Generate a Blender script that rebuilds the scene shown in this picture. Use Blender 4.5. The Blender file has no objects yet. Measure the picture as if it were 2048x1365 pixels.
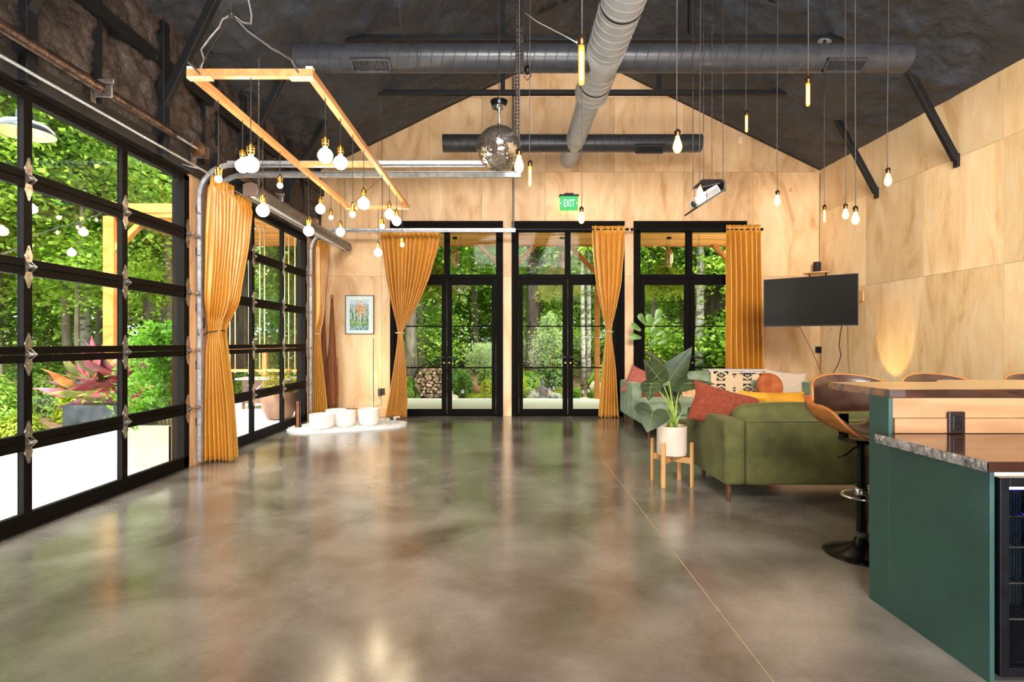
import bpy, math, random
import numpy as np
from mathutils import Vector, Matrix, noise
V = Vector
PI = math.pi
SC = bpy.context.scene
COL = SC.collection

# ---------------------------------------------------------------- camera, sky, lights, exposure
F, CX, CY, H = 1081.0, 1013.0, 685.0, 1.30      # focal length and principal point in pixels of the 2048 frame, eye height
def P(px, py, d):
    return V(((px - CX) * d / F, d, H - (py - CY) * d / F))
cam = bpy.data.cameras.new('camera'); camo = bpy.data.objects.new('camera', cam); COL.objects.link(camo)
camo.location = (0, 0, H); camo.rotation_euler = (PI / 2, 0, 0)
cam.sensor_width = 36; cam.lens = F / 2048 * 36
cam.shift_x = (1024 - CX) / 2048; cam.shift_y = (CY - 682.5) / 2048
cam.clip_end = 300; cam.clip_start = .02
SC.camera = camo
SC.view_settings.view_transform = 'Standard'; SC.view_settings.look = 'None'
SC.view_settings.exposure = 0.15; SC.view_settings.gamma = 1
SC.view_settings.use_curve_mapping = False
world = bpy.data.worlds.new('world'); SC.world = world; world.use_nodes = True
nt = world.node_tree; nt.nodes.clear()
wo = nt.nodes.new('ShaderNodeOutputWorld'); wb = nt.nodes.new('ShaderNodeBackground')
tc = nt.nodes.new('ShaderNodeTexCoord'); sx = nt.nodes.new('ShaderNodeSeparateXYZ'); cr = nt.nodes.new('ShaderNodeValToRGB')
nt.links.new(tc.outputs['Generated'], sx.inputs[0]); nt.links.new(sx.outputs[2], cr.inputs[0])
cr.color_ramp.elements[0].position = 0.0; cr.color_ramp.elements[0].color = (.62, .68, .70, 1)
cr.color_ramp.elements[1].position = 0.9; cr.color_ramp.elements[1].color = (1.0, 1.02, 1.05, 1)
nt.links.new(cr.outputs[0], wb.inputs[0]); wb.inputs[1].default_value = 11.5
nt.links.new(wb.outputs[0], wo.inputs[0])
def area(name, loc, target, sx_, sy_, power, col):
    l = bpy.data.lights.new(name, 'AREA'); l.shape = 'RECTANGLE'; l.size = sx_; l.size_y = sy_
    l.energy = power; l.color = col
    o = bpy.data.objects.new(name, l); COL.objects.link(o); o.location = loc
    o.rotation_euler = (V(target) - V(loc)).to_track_quat('-Z', 'Y').to_euler()
    return o
sun = bpy.data.lights.new('sun', 'SUN'); sun.energy = 8.0; sun.angle = math.radians(12); sun.color = (1, .95, .84)
suno = bpy.data.objects.new('sun', sun); COL.objects.link(suno); suno.rotation_euler = V((-.16, .50, -.86)).to_track_quat('-Z', 'Y').to_euler()
area('room_fill', (.8, -2.6, 5.0), (.8, 8.0, 2.6), 4.2, 1.4, 330, (1.0, .96, .92)).data.spread = math.radians(95)  # added frontal fill behind the camera, not a lamp of the room
area('right_wall_fill', (2.2, -1.8, 3.6), (5.5, 5.5, 3.0), 3.0, 1.4, 110, (1.0, .92, .80)).data.spread = math.radians(80)  # unseen fill added to brighten the right wall, no kitchen lamp
area('ceiling_fill', (1.1, -1.0, 1.0), (1.1, 4.0, 6.2), 4.0, 1.5, 330, (.92, .95, 1.0))  # unseen upward fill added for the ceiling and ducts

# ---------------------------------------------------------------- materials
MATS = {}
def lin(c):
    return tuple(((x / 255) / 12.92 if x / 255 <= .04045 else ((x / 255 + .055) / 1.055) ** 2.4) for x in c[:3]) + (1,)
def mat(name, col, col2=None, rough=.5, metal=0, scale=5, stretch=(1, 1, 1), bump=0, bscale=None, ramp=(.35, .65),
        spec=.5, sheen=0, coat=0, emis=None, es=0, detail=4, alpha=1, trans=0, rvar=0, rand=0, distort=0):
    if name in MATS: return MATS[name]
    m = bpy.data.materials.new(name); m.use_nodes = True; n = m.node_tree; L = n.links
    b = n.nodes['Principled BSDF']
    c1 = lin(col); c2 = lin(col2 or tuple(min(255, x * 1.12 + 3) for x in col))
    t = n.nodes.new('ShaderNodeTexCoord'); mp = n.nodes.new('ShaderNodeMapping'); mp.inputs['Scale'].default_value = stretch
    L.new(t.outputs['Object'], mp.inputs[0])
    src = mp.outputs[0]
    if rand:
        oi = n.nodes.new('ShaderNodeObjectInfo'); ml = n.nodes.new('ShaderNodeVectorMath'); ml.operation = 'SCALE'
        cb = n.nodes.new('ShaderNodeCombineXYZ')
        for i in range(3): L.new(oi.outputs['Random'], cb.inputs[i])
        L.new(cb.outputs[0], ml.inputs[0]); ml.inputs['Scale'].default_value = 37.0
        ad = n.nodes.new('ShaderNodeVectorMath'); ad.operation = 'ADD'; L.new(src, ad.inputs[0]); L.new(ml.outputs[0], ad.inputs[1]); src = ad.outputs[0]
    nz = n.nodes.new('ShaderNodeTexNoise'); nz.inputs['Scale'].default_value = scale; nz.inputs['Detail'].default_value = detail
    nz.inputs['Distortion'].default_value = distort
    L.new(src, nz.inputs['Vector'])
    r = n.nodes.new('ShaderNodeValToRGB'); e = r.color_ramp.elements
    e[0].position = ramp[0]; e[0].color = c1; e[1].position = ramp[1]; e[1].color = c2
    L.new(nz.outputs[0], r.inputs[0]); out = r.outputs[0]
    if rand:
        hs = n.nodes.new('ShaderNodeHueSaturation'); mr = n.nodes.new('ShaderNodeMapRange')
        mr.inputs[3].default_value = 1 - rand; mr.inputs[4].default_value = 1 + rand
        L.new(oi.outputs['Random'], mr.inputs[0]); L.new(mr.outputs[0], hs.inputs['Value']); L.new(out, hs.inputs['Color']); out = hs.outputs[0]
    L.new(out, b.inputs['Base Color'])
    b.inputs['Roughness'].default_value = rough; b.inputs['Metallic'].default_value = metal
    b.inputs['Specular IOR Level'].default_value = spec
    if rvar:
        mr2 = n.nodes.new('ShaderNodeMapRange'); mr2.inputs[3].default_value = max(.02, rough - rvar); mr2.inputs[4].default_value = rough + rvar
        L.new(nz.outputs[0], mr2.inputs[0]); L.new(mr2.outputs[0], b.inputs['Roughness'])
    if sheen:
        b.inputs['Sheen Weight'].default_value = sheen; b.inputs['Sheen Roughness'].default_value = .35
        b.inputs['Sheen Tint'].default_value = tuple(min(1, x * 1.7 + .12) for x in c2[:3]) + (1,)
    if coat: b.inputs['Coat Weight'].default_value = coat; b.inputs['Coat Roughness'].default_value = .08
    if es:
        b.inputs['Emission Color'].default_value = lin(emis or col) if not isinstance(emis, tuple) or max(emis) > 1 else emis + (1,)
        b.inputs['Emission Strength'].default_value = es
    if trans: b.inputs['Transmission Weight'].default_value = trans
    if bump:
        bn = n.nodes.new('ShaderNodeTexNoise'); bn.inputs['Scale'].default_value = bscale or scale * 3; bn.inputs['Detail'].default_value = 6
        L.new(src, bn.inputs['Vector']); bp = n.nodes.new('ShaderNodeBump'); bp.inputs['Strength'].default_value = bump
        bp.inputs['Distance'].default_value = .02
        L.new(bn.outputs[0], bp.inputs['Height']); L.new(bp.outputs[0], b.inputs['Normal'])
    MATS[name] = m
    return m

def glass_mat(name, tint=(.93, .96, .95), refl=.06):
    m = bpy.data.materials.new(name); m.use_nodes = True; n = m.node_tree; L = n.links; n.nodes.clear()
    o = n.nodes.new('ShaderNodeOutputMaterial'); t = n.nodes.new('ShaderNodeBsdfTransparent'); g = n.nodes.new('ShaderNodeBsdfGlossy')
    t.inputs[0].default_value = tint + (1,); g.inputs['Roughness'].default_value = .01
    fr = n.nodes.new('ShaderNodeLayerWeight'); fr.inputs[0].default_value = .25
    ml = n.nodes.new('ShaderNodeMath'); ml.operation = 'MULTIPLY_ADD'; ml.inputs[1].default_value = .5; ml.inputs[2].default_value = refl
    L.new(fr.outputs['Fresnel'], ml.inputs[0]); ml.use_clamp = True
    mx = n.nodes.new('ShaderNodeMixShader'); L.new(ml.outputs[0], mx.inputs[0]); L.new(t.outputs[0], mx.inputs[1]); L.new(g.outputs[0], mx.inputs[2])
    L.new(mx.outputs[0], o.inputs[0]); MATS[name] = m
    return m
GLASS = glass_mat('window_glass', refl=.0)
for _n in GLASS.node_tree.nodes:
    if _n.type == 'MATH': _n.inputs[1].default_value = .09

def bulb_mat(name, col, strength, mix=.75):
    m = bpy.data.materials.new(name); m.use_nodes = True; n = m.node_tree; L = n.links; n.nodes.clear()
    o = n.nodes.new('ShaderNodeOutputMaterial'); t = n.nodes.new('ShaderNodeBsdfTransparent'); e = n.nodes.new('ShaderNodeEmission')
    lw = n.nodes.new('ShaderNodeLayerWeight'); lw.inputs[0].default_value = .35
    r = n.nodes.new('ShaderNodeValToRGB'); L.new(lw.outputs['Facing'], r.inputs[0])
    r.color_ramp.elements[0].position = 0; r.color_ramp.elements[0].color = (1, 1, 1, 1)
    r.color_ramp.elements[1].position = .95; r.color_ramp.elements[1].color = (.02, .02, .02, 1)
    r.color_ramp.elements[1].color = (.006, .004, .003, 1) if strength > 60 else (.3, .2, .1, 1); e.inputs[0].default_value = col + (1,); mm = n.nodes.new('ShaderNodeMath'); mm.operation = 'MULTIPLY'; mm.inputs[1].default_value = strength
    L.new(r.outputs[0], mm.inputs[0]); L.new(mm.outputs[0], e.inputs[1])
    mx = n.nodes.new('ShaderNodeMixShader'); mx.inputs[0].default_value = mix
    L.new(t.outputs[0], mx.inputs[1]); L.new(e.outputs[0], mx.inputs[2]); L.new(mx.outputs[0], o.inputs[0]); MATS[name] = m
    return m
def emit_mat(name, col, s):
    m = bpy.data.materials.new(name); m.use_nodes = True; n = m.node_tree; n.nodes.clear()
    o = n.nodes.new('ShaderNodeOutputMaterial'); e = n.nodes.new('ShaderNodeEmission'); e.inputs[0].default_value = col + (1,); e.inputs[1].default_value = s
    n.links.new(e.outputs[0], o.inputs[0]); MATS[name] = m
    return m
def leaf_mat(name, c1, c2, c3, scale=1.2, transl=.45, rough=.55):
    m = bpy.data.materials.new(name); m.use_nodes = True; n = m.node_tree; L = n.links; n.nodes.clear()
    o = n.nodes.new('ShaderNodeOutputMaterial'); t = n.nodes.new('ShaderNodeTexCoord'); nz = n.nodes.new('ShaderNodeTexNoise')
    nz.inputs['Scale'].default_value = scale; nz.inputs['Detail'].default_value = 3; nz.inputs['Roughness'].default_value = .8
    L.new(t.outputs['Object'], nz.inputs['Vector'])
    wn = n.nodes.new('ShaderNodeTexNoise'); wn.inputs['Scale'].default_value = scale * 14; wn.inputs['Detail'].default_value = 1; L.new(t.outputs['Object'], wn.inputs['Vector'])
    ad = n.nodes.new('ShaderNodeMath'); ad.operation = 'ADD'; L.new(nz.outputs[0], ad.inputs[0]); L.new(wn.outputs[0], ad.inputs[1])
    hf = n.nodes.new('ShaderNodeMath'); hf.operation = 'MULTIPLY'; hf.inputs[1].default_value = .5; L.new(ad.outputs[0], hf.inputs[0])
    oi = n.nodes.new('ShaderNodeObjectInfo'); ma = n.nodes.new('ShaderNodeMath'); ma.operation = 'MULTIPLY_ADD'; ma.inputs[1].default_value = .22; 
    L.new(oi.outputs['Random'], ma.inputs[0]); L.new(hf.outputs[0], ma.inputs[2])
    r = n.nodes.new('ShaderNodeValToRGB'); L.new(ma.outputs[0], r.inputs[0])
    e = r.color_ramp.elements; e[0].position = .42; e[0].color = lin(c1); e[1].position = .78; e[1].color = lin(c3)
    k = e.new(.60); k.color = lin(c2)
    d = n.nodes.new('ShaderNodeBsdfPrincipled'); d.inputs['Roughness'].default_value = rough; tr = n.nodes.new('ShaderNodeBsdfTranslucent')
    L.new(r.outputs[0], d.inputs['Base Color']); L.new(r.outputs[0], tr.inputs[0])
    mx = n.nodes.new('ShaderNodeMixShader'); mx.inputs[0].default_value = transl
    L.new(d.outputs[0], mx.inputs[1]); L.new(tr.outputs[0], mx.inputs[2]); L.new(mx.outputs[0], o.inputs[0]); MATS[name] = m
    return m
def vcol_mat(name, rough=.6):
    m = bpy.data.materials.new(name); m.use_nodes = True; n = m.node_tree
    a = n.nodes.new('ShaderNodeVertexColor'); a.layer_name = 'col'
    n.links.new(a.outputs[0], n.nodes['Principled BSDF'].inputs['Base Color']); n.nodes['Principled BSDF'].inputs['Roughness'].default_value = rough
    MATS[name] = m
    return m

def ply_mat(name, base, dark, light, axis):
    # rotary cut plywood: long vertical figure, per sheet offset
    m = bpy.data.materials.new(name); m.use_nodes = True; n = m.node_tree; L = n.links; b = n.nodes['Principled BSDF']
    t = n.nodes.new('ShaderNodeTexCoord'); oi = n.nodes.new('ShaderNodeObjectInfo'); cb = n.nodes.new('ShaderNodeCombineXYZ')
    L.new(oi.outputs['Random'], cb.inputs[0]); L.new(oi.outputs['Random'], cb.inputs[2]); L.new(oi.outputs['Random'], cb.inputs[1])
    sc_ = n.nodes.new('ShaderNodeVectorMath'); sc_.operation = 'SCALE'; sc_.inputs['Scale'].default_value = 53; L.new(cb.outputs[0], sc_.inputs[0])
    ad = n.nodes.new('ShaderNodeVectorMath'); L.new(t.outputs['Object'], ad.inputs[0]); L.new(sc_.outputs[0], ad.inputs[1])
    mp = n.nodes.new('ShaderNodeMapping'); mp.inputs['Scale'].default_value = (2.4, 2.4, .8); L.new(ad.outputs[0], mp.inputs[0])
    n1 = n.nodes.new('ShaderNodeTexNoise'); n1.inputs['Scale'].default_value = 1.1; n1.inputs['Detail'].default_value = 7; n1.inputs['Distortion'].default_value = 1.1
    n1.inputs['Roughness'].default_value = .62
    L.new(mp.outputs[0], n1.inputs['Vector'])
    r = n.nodes.new('ShaderNodeValToRGB'); e = r.color_ramp.elements
    e[0].position = .26; e[0].color = lin(dark); e[1].position = .72; e[1].color = lin(light); k = e.new(.46); k.color = lin(base)
    L.new(n1.outputs[0], r.inputs[0])
    mp2 = n.nodes.new('ShaderNodeMapping'); mp2.inputs['Scale'].default_value = (22, 22, 1.1); L.new(ad.outputs[0], mp2.inputs[0])
    n2 = n.nodes.new('ShaderNodeTexNoise'); n2.inputs['Scale'].default_value = 2.5; n2.inputs['Detail'].default_value = 4; L.new(mp2.outputs[0], n2.inputs['Vector'])
    mr = n.nodes.new('ShaderNodeMapRange'); mr.inputs[1].default_value = .3; mr.inputs[2].default_value = .7; mr.inputs[3].default_value = .94; mr.inputs[4].default_value = 1.03; L.new(n2.outputs[0], mr.inputs[0])
    # knots
    mp3 = n.nodes.new('ShaderNodeMapping'); mp3.inputs['Scale'].default_value = (2.2, 2.2, 1.4); L.new(ad.outputs[0], mp3.inputs[0])
    vo = n.nodes.new('ShaderNodeTexVoronoi'); vo.inputs['Scale'].default_value = .8; L.new(mp3.outputs[0], vo.inputs['Vector'])
    mk = n.nodes.new('ShaderNodeMapRange'); mk.inputs[1].default_value = .015; mk.inputs[2].default_value = .055; mk.inputs[3].default_value = .55; mk.inputs[4].default_value = 1; L.new(vo.outputs['Distance'], mk.inputs[0])
    mrr = n.nodes.new('ShaderNodeMapRange'); mrr.inputs[3].default_value = .86; mrr.inputs[4].default_value = 1.12; L.new(oi.outputs['Random'], mrr.inputs[0])
    v = mr.outputs[0]
    for x in (mk.outputs[0], mrr.outputs[0]):
        mm = n.nodes.new('ShaderNodeMath'); mm.operation = 'MULTIPLY'; L.new(v, mm.inputs[0]); L.new(x, mm.inputs[1]); v = mm.outputs[0]
    hs = n.nodes.new('ShaderNodeHueSaturation'); L.new(v, hs.inputs['Value']); L.new(r.outputs[0], hs.inputs['Color']); L.new(hs.outputs[0], b.inputs['Base Color'])
    b.inputs['Roughness'].default_value = .5
    MATS[name] = m
    return m

# ---------------------------------------------------------------- mesh builder
class MB:
    def __init__(s): s.v = []; s.f = []; s.mi = []
    def add(s, vs, fs, mi=0):
        k = len(s.v); s.v.extend([tuple(a) for a in vs]); s.f.extend([tuple(i + k for i in f) for f in fs]); s.mi.extend([mi] * len(fs)); return s
    def box(s, x0, y0, z0, x1, y1, z1, mi=0):
        x0, x1 = min(x0, x1), max(x0, x1); y0, y1 = min(y0, y1), max(y0, y1); z0, z1 = min(z0, z1), max(z0, z1)
        return s.add([(x0, y0, z0), (x1, y0, z0), (x1, y1, z0), (x0, y1, z0), (x0, y0, z1), (x1, y0, z1), (x1, y1, z1), (x0, y1, z1)],
                     [(3, 2, 1, 0), (4, 5, 6, 7), (0, 1, 5, 4), (1, 2, 6, 5), (2, 3, 7, 6), (3, 0, 4, 7)], mi)
    def obox(s, c, u, v, w, mi=0):
        c, u, v, w = V(c), V(u), V(v), V(w); p = []
        for k in (-1, 1):
            for a, b in ((-1, -1), (1, -1), (1, 1), (-1, 1)): p.append(c + u * a + v * b + w * k)
        return s.add(p, [(3, 2, 1, 0), (4, 5, 6, 7), (0, 1, 5, 4), (1, 2, 6, 5), (2, 3, 7, 6), (3, 0, 4, 7)], mi)
    def beam(s, p0, p1, w, h, up=(0, 0, 1), mi=0):
        p0, p1 = V(p0), V(p1); a = (p1 - p0); L = a.length; a.normalize(); up = V(up)
        u = a.cross(up)
        if u.length < 1e-4: u = a.cross(V((0, 1, 0)))
        u.normalize(); w2 = u.cross(a).normalized()
        return s.obox((p0 + p1) / 2, a * L / 2, u * w / 2, w2 * h / 2, mi)
    def prism(s, pts, vec, mi=0):
        vec = V(vec); pts = [V(p) for p in pts]; n = len(pts)
        fs = [tuple(range(n - 1, -1, -1)), tuple(range(n, 2 * n))] + [(i, (i + 1) % n, n + (i + 1) % n, n + i) for i in range(n)]
        return s.add(pts + [p + vec for p in pts], fs, mi)
    def tube(s, pts, r, n=8, closed=False, mi=0):
        pts = [V(p) for p in pts]; m = len(pts); R = r if isinstance(r, (list, tuple)) else [r] * m
        vs = []; prev = None
        for i, p in enumerate(pts):
            if closed: t = pts[(i + 1) % m] - pts[i - 1]
            else: t = pts[min(i + 1, m - 1)] - pts[max(i - 1, 0)]
            if t.length < 1e-9: t = V((0, 0, 1))
            t.normalize()
            if prev is None:
                u = t.cross(V((0, 0, 1)))
                if u.length < .05: u = t.cross(V((1, 0, 0)))
            else: u = prev - t * prev.dot(t)
            u.normalize(); prev = u; w = t.cross(u)
            for k in range(n):
                a = 2 * PI * k / n; vs.append(p + (u * math.cos(a) + w * math.sin(a)) * R[i])
        fs = []
        for i in range(m if closed else m - 1):
            j = (i + 1) % m
            for k in range(n): fs.append((i * n + k, i * n + (k + 1) % n, j * n + (k + 1) % n, j * n + k))
        if not closed: fs.append(tuple(range(n - 1, -1, -1))); fs.append(tuple(range((m - 1) * n, m * n)))
        return s.add(vs, fs, mi)
    def cyl(s, p0, p1, r0, r1=None, n=12, mi=0): return s.tube([p0, p1], [r0, r1 if r1 is not None else r0], n, mi=mi)
    def lathe(s, prof, c=(0, 0, 0), n=24, ax=None, mi=0, rf=None):
        c = V(c); ax = V(ax or (0, 0, 1)).normalized(); u = ax.cross(V((0, 1, 0)))
        if u.length < .05: u = ax.cross(V((1, 0, 0)))
        u.normalize(); w = ax.cross(u); vs = []
        for (r, z) in prof:
            for k in range(n):
                a = 2 * PI * k / n; rr = max(r, 1e-4) * (rf(a, z) if rf else 1); vs.append(c + ax * z + (u * math.cos(a) + w * math.sin(a)) * rr)
        fs = []
        for i in range(len(prof) - 1):
            for k in range(n): fs.append((i * n + k, i * n + (k + 1) % n, (i + 1) * n + (k + 1) % n, (i + 1) * n + k))
        fs.append(tuple(range(n - 1, -1, -1))); fs.append(tuple(range((len(prof) - 1) * n, len(prof) * n)))
        return s.add(vs, fs, mi)
    def ball(s, c, r, n=16, m=10, mi=0, fn=None, rot=None):
        r = V(r) if not isinstance(r, (int, float)) else V((r, r, r)); c = V(c); vs = []
        for i in range(m + 1):
            th = PI * i / m
            for k in range(n):
                ph = 2 * PI * k / n; d = V((math.sin(th) * math.cos(ph), math.sin(th) * math.sin(ph), math.cos(th)))
                q = V((d.x * r.x, d.y * r.y, d.z * r.z))
                if fn: q = q * fn(d)
                if rot: q = rot @ q
                vs.append(c + q)
        fs = [(i * n + k, (i + 1) * n + k, (i + 1) * n + (k + 1) % n, i * n + (k + 1) % n) for i in range(m) for k in range(n)]
        return s.add(vs, fs, mi)
    def grid(s, fn, nu, nv, mi=0):
        vs = [fn(i / nu, j / nv) for j in range(nv + 1) for i in range(nu + 1)]
        fs = [(j * (nu + 1) + i, j * (nu + 1) + i + 1, (j + 1) * (nu + 1) + i + 1, (j + 1) * (nu + 1) + i) for j in range(nv) for i in range(nu)]
        return s.add(vs, fs, mi)
    def build(s, name, m, parent=None, smooth=False, bevel=0, mats=None, solid=0, seg=2):
        me = bpy.data.meshes.new(name)
        if parent is not None: off = RL[parent.name_full]
        else:
            a = np.array(s.v); off = V(((a[:, 0].min() + a[:, 0].max()) / 2, (a[:, 1].min() + a[:, 1].max()) / 2, a[:, 2].min()))
        me.from_pydata([(a[0] - off.x, a[1] - off.y, a[2] - off.z) for a in s.v], [], s.f)
        for x in (mats or [m]): me.materials.append(x)
        if mats: me.polygons.foreach_set('material_index', s.mi)
        me.validate()
        if smooth: me.polygons.foreach_set('use_smooth', [True] * len(me.polygons)); 
        o = bpy.data.objects.new(name, me); COL.objects.link(o)
        if parent is not None: o.parent = parent; 
        else: o.location = off
        RL[o.name_full] = off
        if smooth == 'auto':
            try: me.set_sharp_from_angle(angle=math.radians(40))
            except Exception: pass
        if bevel:
            b = o.modifiers.new('bevel', 'BEVEL'); b.width = bevel; b.segments = seg; b.limit_method = 'ANGLE'; b.angle_limit = .6
            b.harden_normals = False
        if solid:
            b = o.modifiers.new('solid', 'SOLIDIFY'); b.thickness = solid; b.offset = 0
        return o
RL = {}
def thing(name, label, cat, loc=(0, 0, 0), group=None):
    o = bpy.data.objects.new(name, None); COL.objects.link(o); o.location = loc; RL[o.name_full] = V(loc); o.empty_display_size = .1
    o['label'] = label; o['category'] = cat
    if group: o['group'] = group
    return o
def tag(o, label, cat, group=None, kind=None):
    o['label'] = label; o['category'] = cat
    if group: o['group'] = group
    if kind: o['kind'] = kind
    return o
def struct(o, kind='structure'):
    o['kind'] = kind; return o
def sroot(name, loc=(0, 0, 0)):
    o = bpy.data.objects.new(name, None); COL.objects.link(o); o.location = loc; RL[o.name_full] = V(loc); o['kind'] = 'structure'; return o
def copy_tree(o, parent=None, label=None):
    c = o.copy(); COL.objects.link(c); RL[c.name_full] = RL[o.name_full].copy(); c.parent = parent
    if label: c['label'] = label
    for ch in list(o.children): copy_tree(ch, c)
    return c
def leafcloud(name, pts, size, seed=0, up=.6, wid=.55, sv=.35, mesh_only=False):
    # many kite shaped leaves, two folded triangles each
    rg = np.random.RandomState(seed); n = len(pts); pts = np.asarray(pts, float)
    nrm = rg.normal(size=(n, 3)); nrm[:, 2] = np.abs(nrm[:, 2]) + up; nrm /= np.linalg.norm(nrm, axis=1)[:, None]
    t = rg.normal(size=(n, 3)); t[:, 2] -= .5; t -= nrm * (t * nrm).sum(1)[:, None]; t /= np.linalg.norm(t, axis=1)[:, None]
    w = np.cross(nrm, t); L = size * (1 + sv * rg.uniform(-1, 1, n))[:, None]
    b = pts; tip = pts + t * L; mid = pts + t * L * .45; fold = nrm * L * .12
    vs = np.stack([b, mid + w * L * wid * .5 + fold, tip, mid - w * L * wid * .5 + fold], 1).reshape(-1, 3)
    me = bpy.data.meshes.new(name); me.vertices.add(4 * n); me.vertices.foreach_set('co', vs.ravel())
    idx = np.arange(n)[:, None] * 4; fa = np.concatenate([idx + [0, 1, 2], idx + [0, 2, 3]], 1).ravel()
    me.loops.add(6 * n); me.loops.foreach_set('vertex_index', fa.astype(np.int32))
    me.polygons.add(2 * n); me.polygons.foreach_set('loop_start', np.arange(0, 6 * n, 3, dtype=np.int32))
    me.update(calc_edges=True); me.validate()
    return me
def mobj(name, me, parent=None, loc=(0, 0, 0), rz=0, s=1):
    o = bpy.data.objects.new(name, me); COL.objects.link(o)
    if parent is not None: o.parent = parent
    o.location = loc; o.rotation_euler = (0, 0, rz); o.scale = (s, s, s) if not isinstance(s, tuple) else s
    RL[o.name_full] = V(loc)
    return o

# common materials
PLYB = ply_mat('plywood_back', (218, 176, 128), (182, 130, 82), (234, 202, 160), 0)
PLYR = ply_mat('plywood_right', (232, 198, 150), (202, 154, 102), (244, 220, 182), 1)
BLACK = mat('black_frame_paint', (7, 5, 4), (14, 9, 7), rough=.6, scale=20, spec=.06)
DOORBR = mat('garage_door_brown', (11, 8, 6), (20, 14, 11), rough=.6, scale=30, bump=.05, spec=.08)
DKMET = mat('dark_grey_steel', (17, 17, 20), (26, 26, 29), rough=.5, metal=.0, scale=12, spec=.3)
GALV = mat('galvanised_steel', (170, 172, 176), (208, 210, 212), rough=.38, metal=.7, scale=18)
ZINC = mat('zinc_hinge', (150, 138, 128), (196, 184, 172), rough=.3, metal=.85, scale=30)
CHROME = mat('chrome', (200, 200, 200), (225, 225, 225), rough=.12, metal=1, scale=10)
CORD = mat('black_cord', (24, 22, 22), (38, 34, 32), rough=.6, scale=60)
BRASS = mat('brass', (196, 142, 52), (226, 176, 84), rough=.22, metal=1, scale=20)
BRONZE = mat('dark_bronze_socket', (70, 52, 34), (104, 80, 52), rough=.3, metal=.85, scale=20)
CEDAR = mat('cedar_timber', (178, 108, 40), (214, 142, 66), rough=.55, scale=3, stretch=(1, 1, 1), bump=.05, distort=1.2, detail=6)
# ---------------------------------------------------------------- room shell
XL, XR, YB, YF, EZ, SL = -3.30, 5.51, 9.49, -3.6, 4.31, .49
XM = (XL + XR) / 2; RZ = EZ + SL * (XR - XM)
def roofz(x): return EZ + SL * (min(x, 2 * XM - x) - XL)
FLOORM = mat('polished_concrete', (88, 77, 66), (152, 144, 135), rough=.19, scale=1.7, detail=9, ramp=(.30, .72), rvar=.04, spec=.9, coat=.35, distort=.3, bump=.012, bscale=3.5)
def concrete_extra():
    n = FLOORM.node_tree; L = n.links; b = n.nodes['Principled BSDF']
    t = n.nodes.new('ShaderNodeTexCoord'); nz = n.nodes.new('ShaderNodeTexNoise'); nz.inputs['Scale'].default_value = 55; nz.inputs['Detail'].default_value = 4
    L.new(t.outputs['Object'], nz.inputs['Vector'])
    mr = n.nodes.new('ShaderNodeMapRange'); mr.inputs[1].default_value = .35; mr.inputs[2].default_value = .65; mr.inputs[3].default_value = .94; mr.inputs[4].default_value = 1.04; L.new(nz.outputs[0], mr.inputs[0])
    hs = n.nodes.new('ShaderNodeHueSaturation'); L.new(b.inputs['Base Color'].links[0].from_socket, hs.inputs['Color']); L.new(mr.outputs[0], hs.inputs['Value']); L.new(hs.outputs[0], b.inputs['Base Color'])
concrete_extra(); FLOORM.node_tree.nodes['Principled BSDF'].inputs['Coat Roughness'].default_value = .2
JOINT = mat('joint_filler', (176, 146, 112), (196, 166, 130), rough=.7, scale=30)
o = MB().box(XL - .15, YF, -.12, XR + .1, YB + .12, -.0015).build('floor', JOINT); struct(o); floor = o
yj = [YF, 1.35, 5.51, YB]
g = .003
for a, b in zip(yj[:-1], yj[1:]):
    for side in (0, 1):
        def jx(y): return 1.0 + .105 * y / YB
        y0, y1 = a + (g if a > YF else 0), b - (g if b < YB else 0)
        if side == 0: q = [(XL, y0), (jx(y0) - g, y0), (jx(y1) - g, y1), (XL, y1)]
        else: q = [(jx(y0) + g, y0), (XR, y0), (XR, y1), (jx(y1) + g, y1)]
        MB().prism([(x, y, -.02) for x, y in q], (0, 0, .02)).build('slab', FLOORM, floor)

def clip(poly, fn):     # keep points where fn>=0 (fn linear)
    out = []
    for i in range(len(poly)):
        a, b = poly[i], poly[(i + 1) % len(poly)]; fa, fb = fn(a), fn(b)
        if fa >= 0: out.append(a)
        if (fa >= 0) != (fb >= 0):
            t = fa / (fa - fb); out.append((a[0] + (b[0] - a[0]) * t, a[1] + (b[1] - a[1]) * t))
    return out
def cells(u0, u1, z0, z1, holes, gable):
    us = sorted({u0, u1, *[h[i] for h in holes for i in (0, 1) if u0 < h[i] < u1], *([XM] if gable and u0 < XM < u1 else [])})
    zs = sorted({z0, z1, *[h[i] for h in holes for i in (2, 3) if z0 < h[i] < z1]})
    for a, b in zip(us[:-1], us[1:]):
        for c, d in zip(zs[:-1], zs[1:]):
            um, zm = (a + b) / 2, (c + d) / 2
            if any(h[0] < um < h[1] and h[2] < zm < h[3] for h in holes): continue
            p = [(a, c), (b, c), (b, d), (a, d)]
            if gable:
                p = clip(p, lambda q: EZ + SL * (q[0] - XL) - q[1]); 
                if len(p) > 2: p = clip(p, lambda q: EZ + SL * (XR - q[0]) - q[1])
            if len(p) > 2: yield p
def wall_panels(wall, M, us, zs, holes, gable, to3, vec):
    for a, b in zip(us[:-1], us[1:]):
        for c, d in zip(zs[:-1], zs[1:]):
            mb = MB()
            for p in cells(a + .0016, b - .0016, c + .0016, d - .0016, holes, gable): mb.prism([to3(*q) for q in p], vec)
            if mb.f: mb.build('plywood_panel', M, wall)
DOORX = [-1.05, 1.08, 3.22]; DW = .99; DH = 3.425
holes = [(c - DW, c + DW, -.1, DH) for c in DOORX]
DARKWOOD = mat('wall_gap', (60, 40, 26), rough=.9)
mb = MB()
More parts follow.
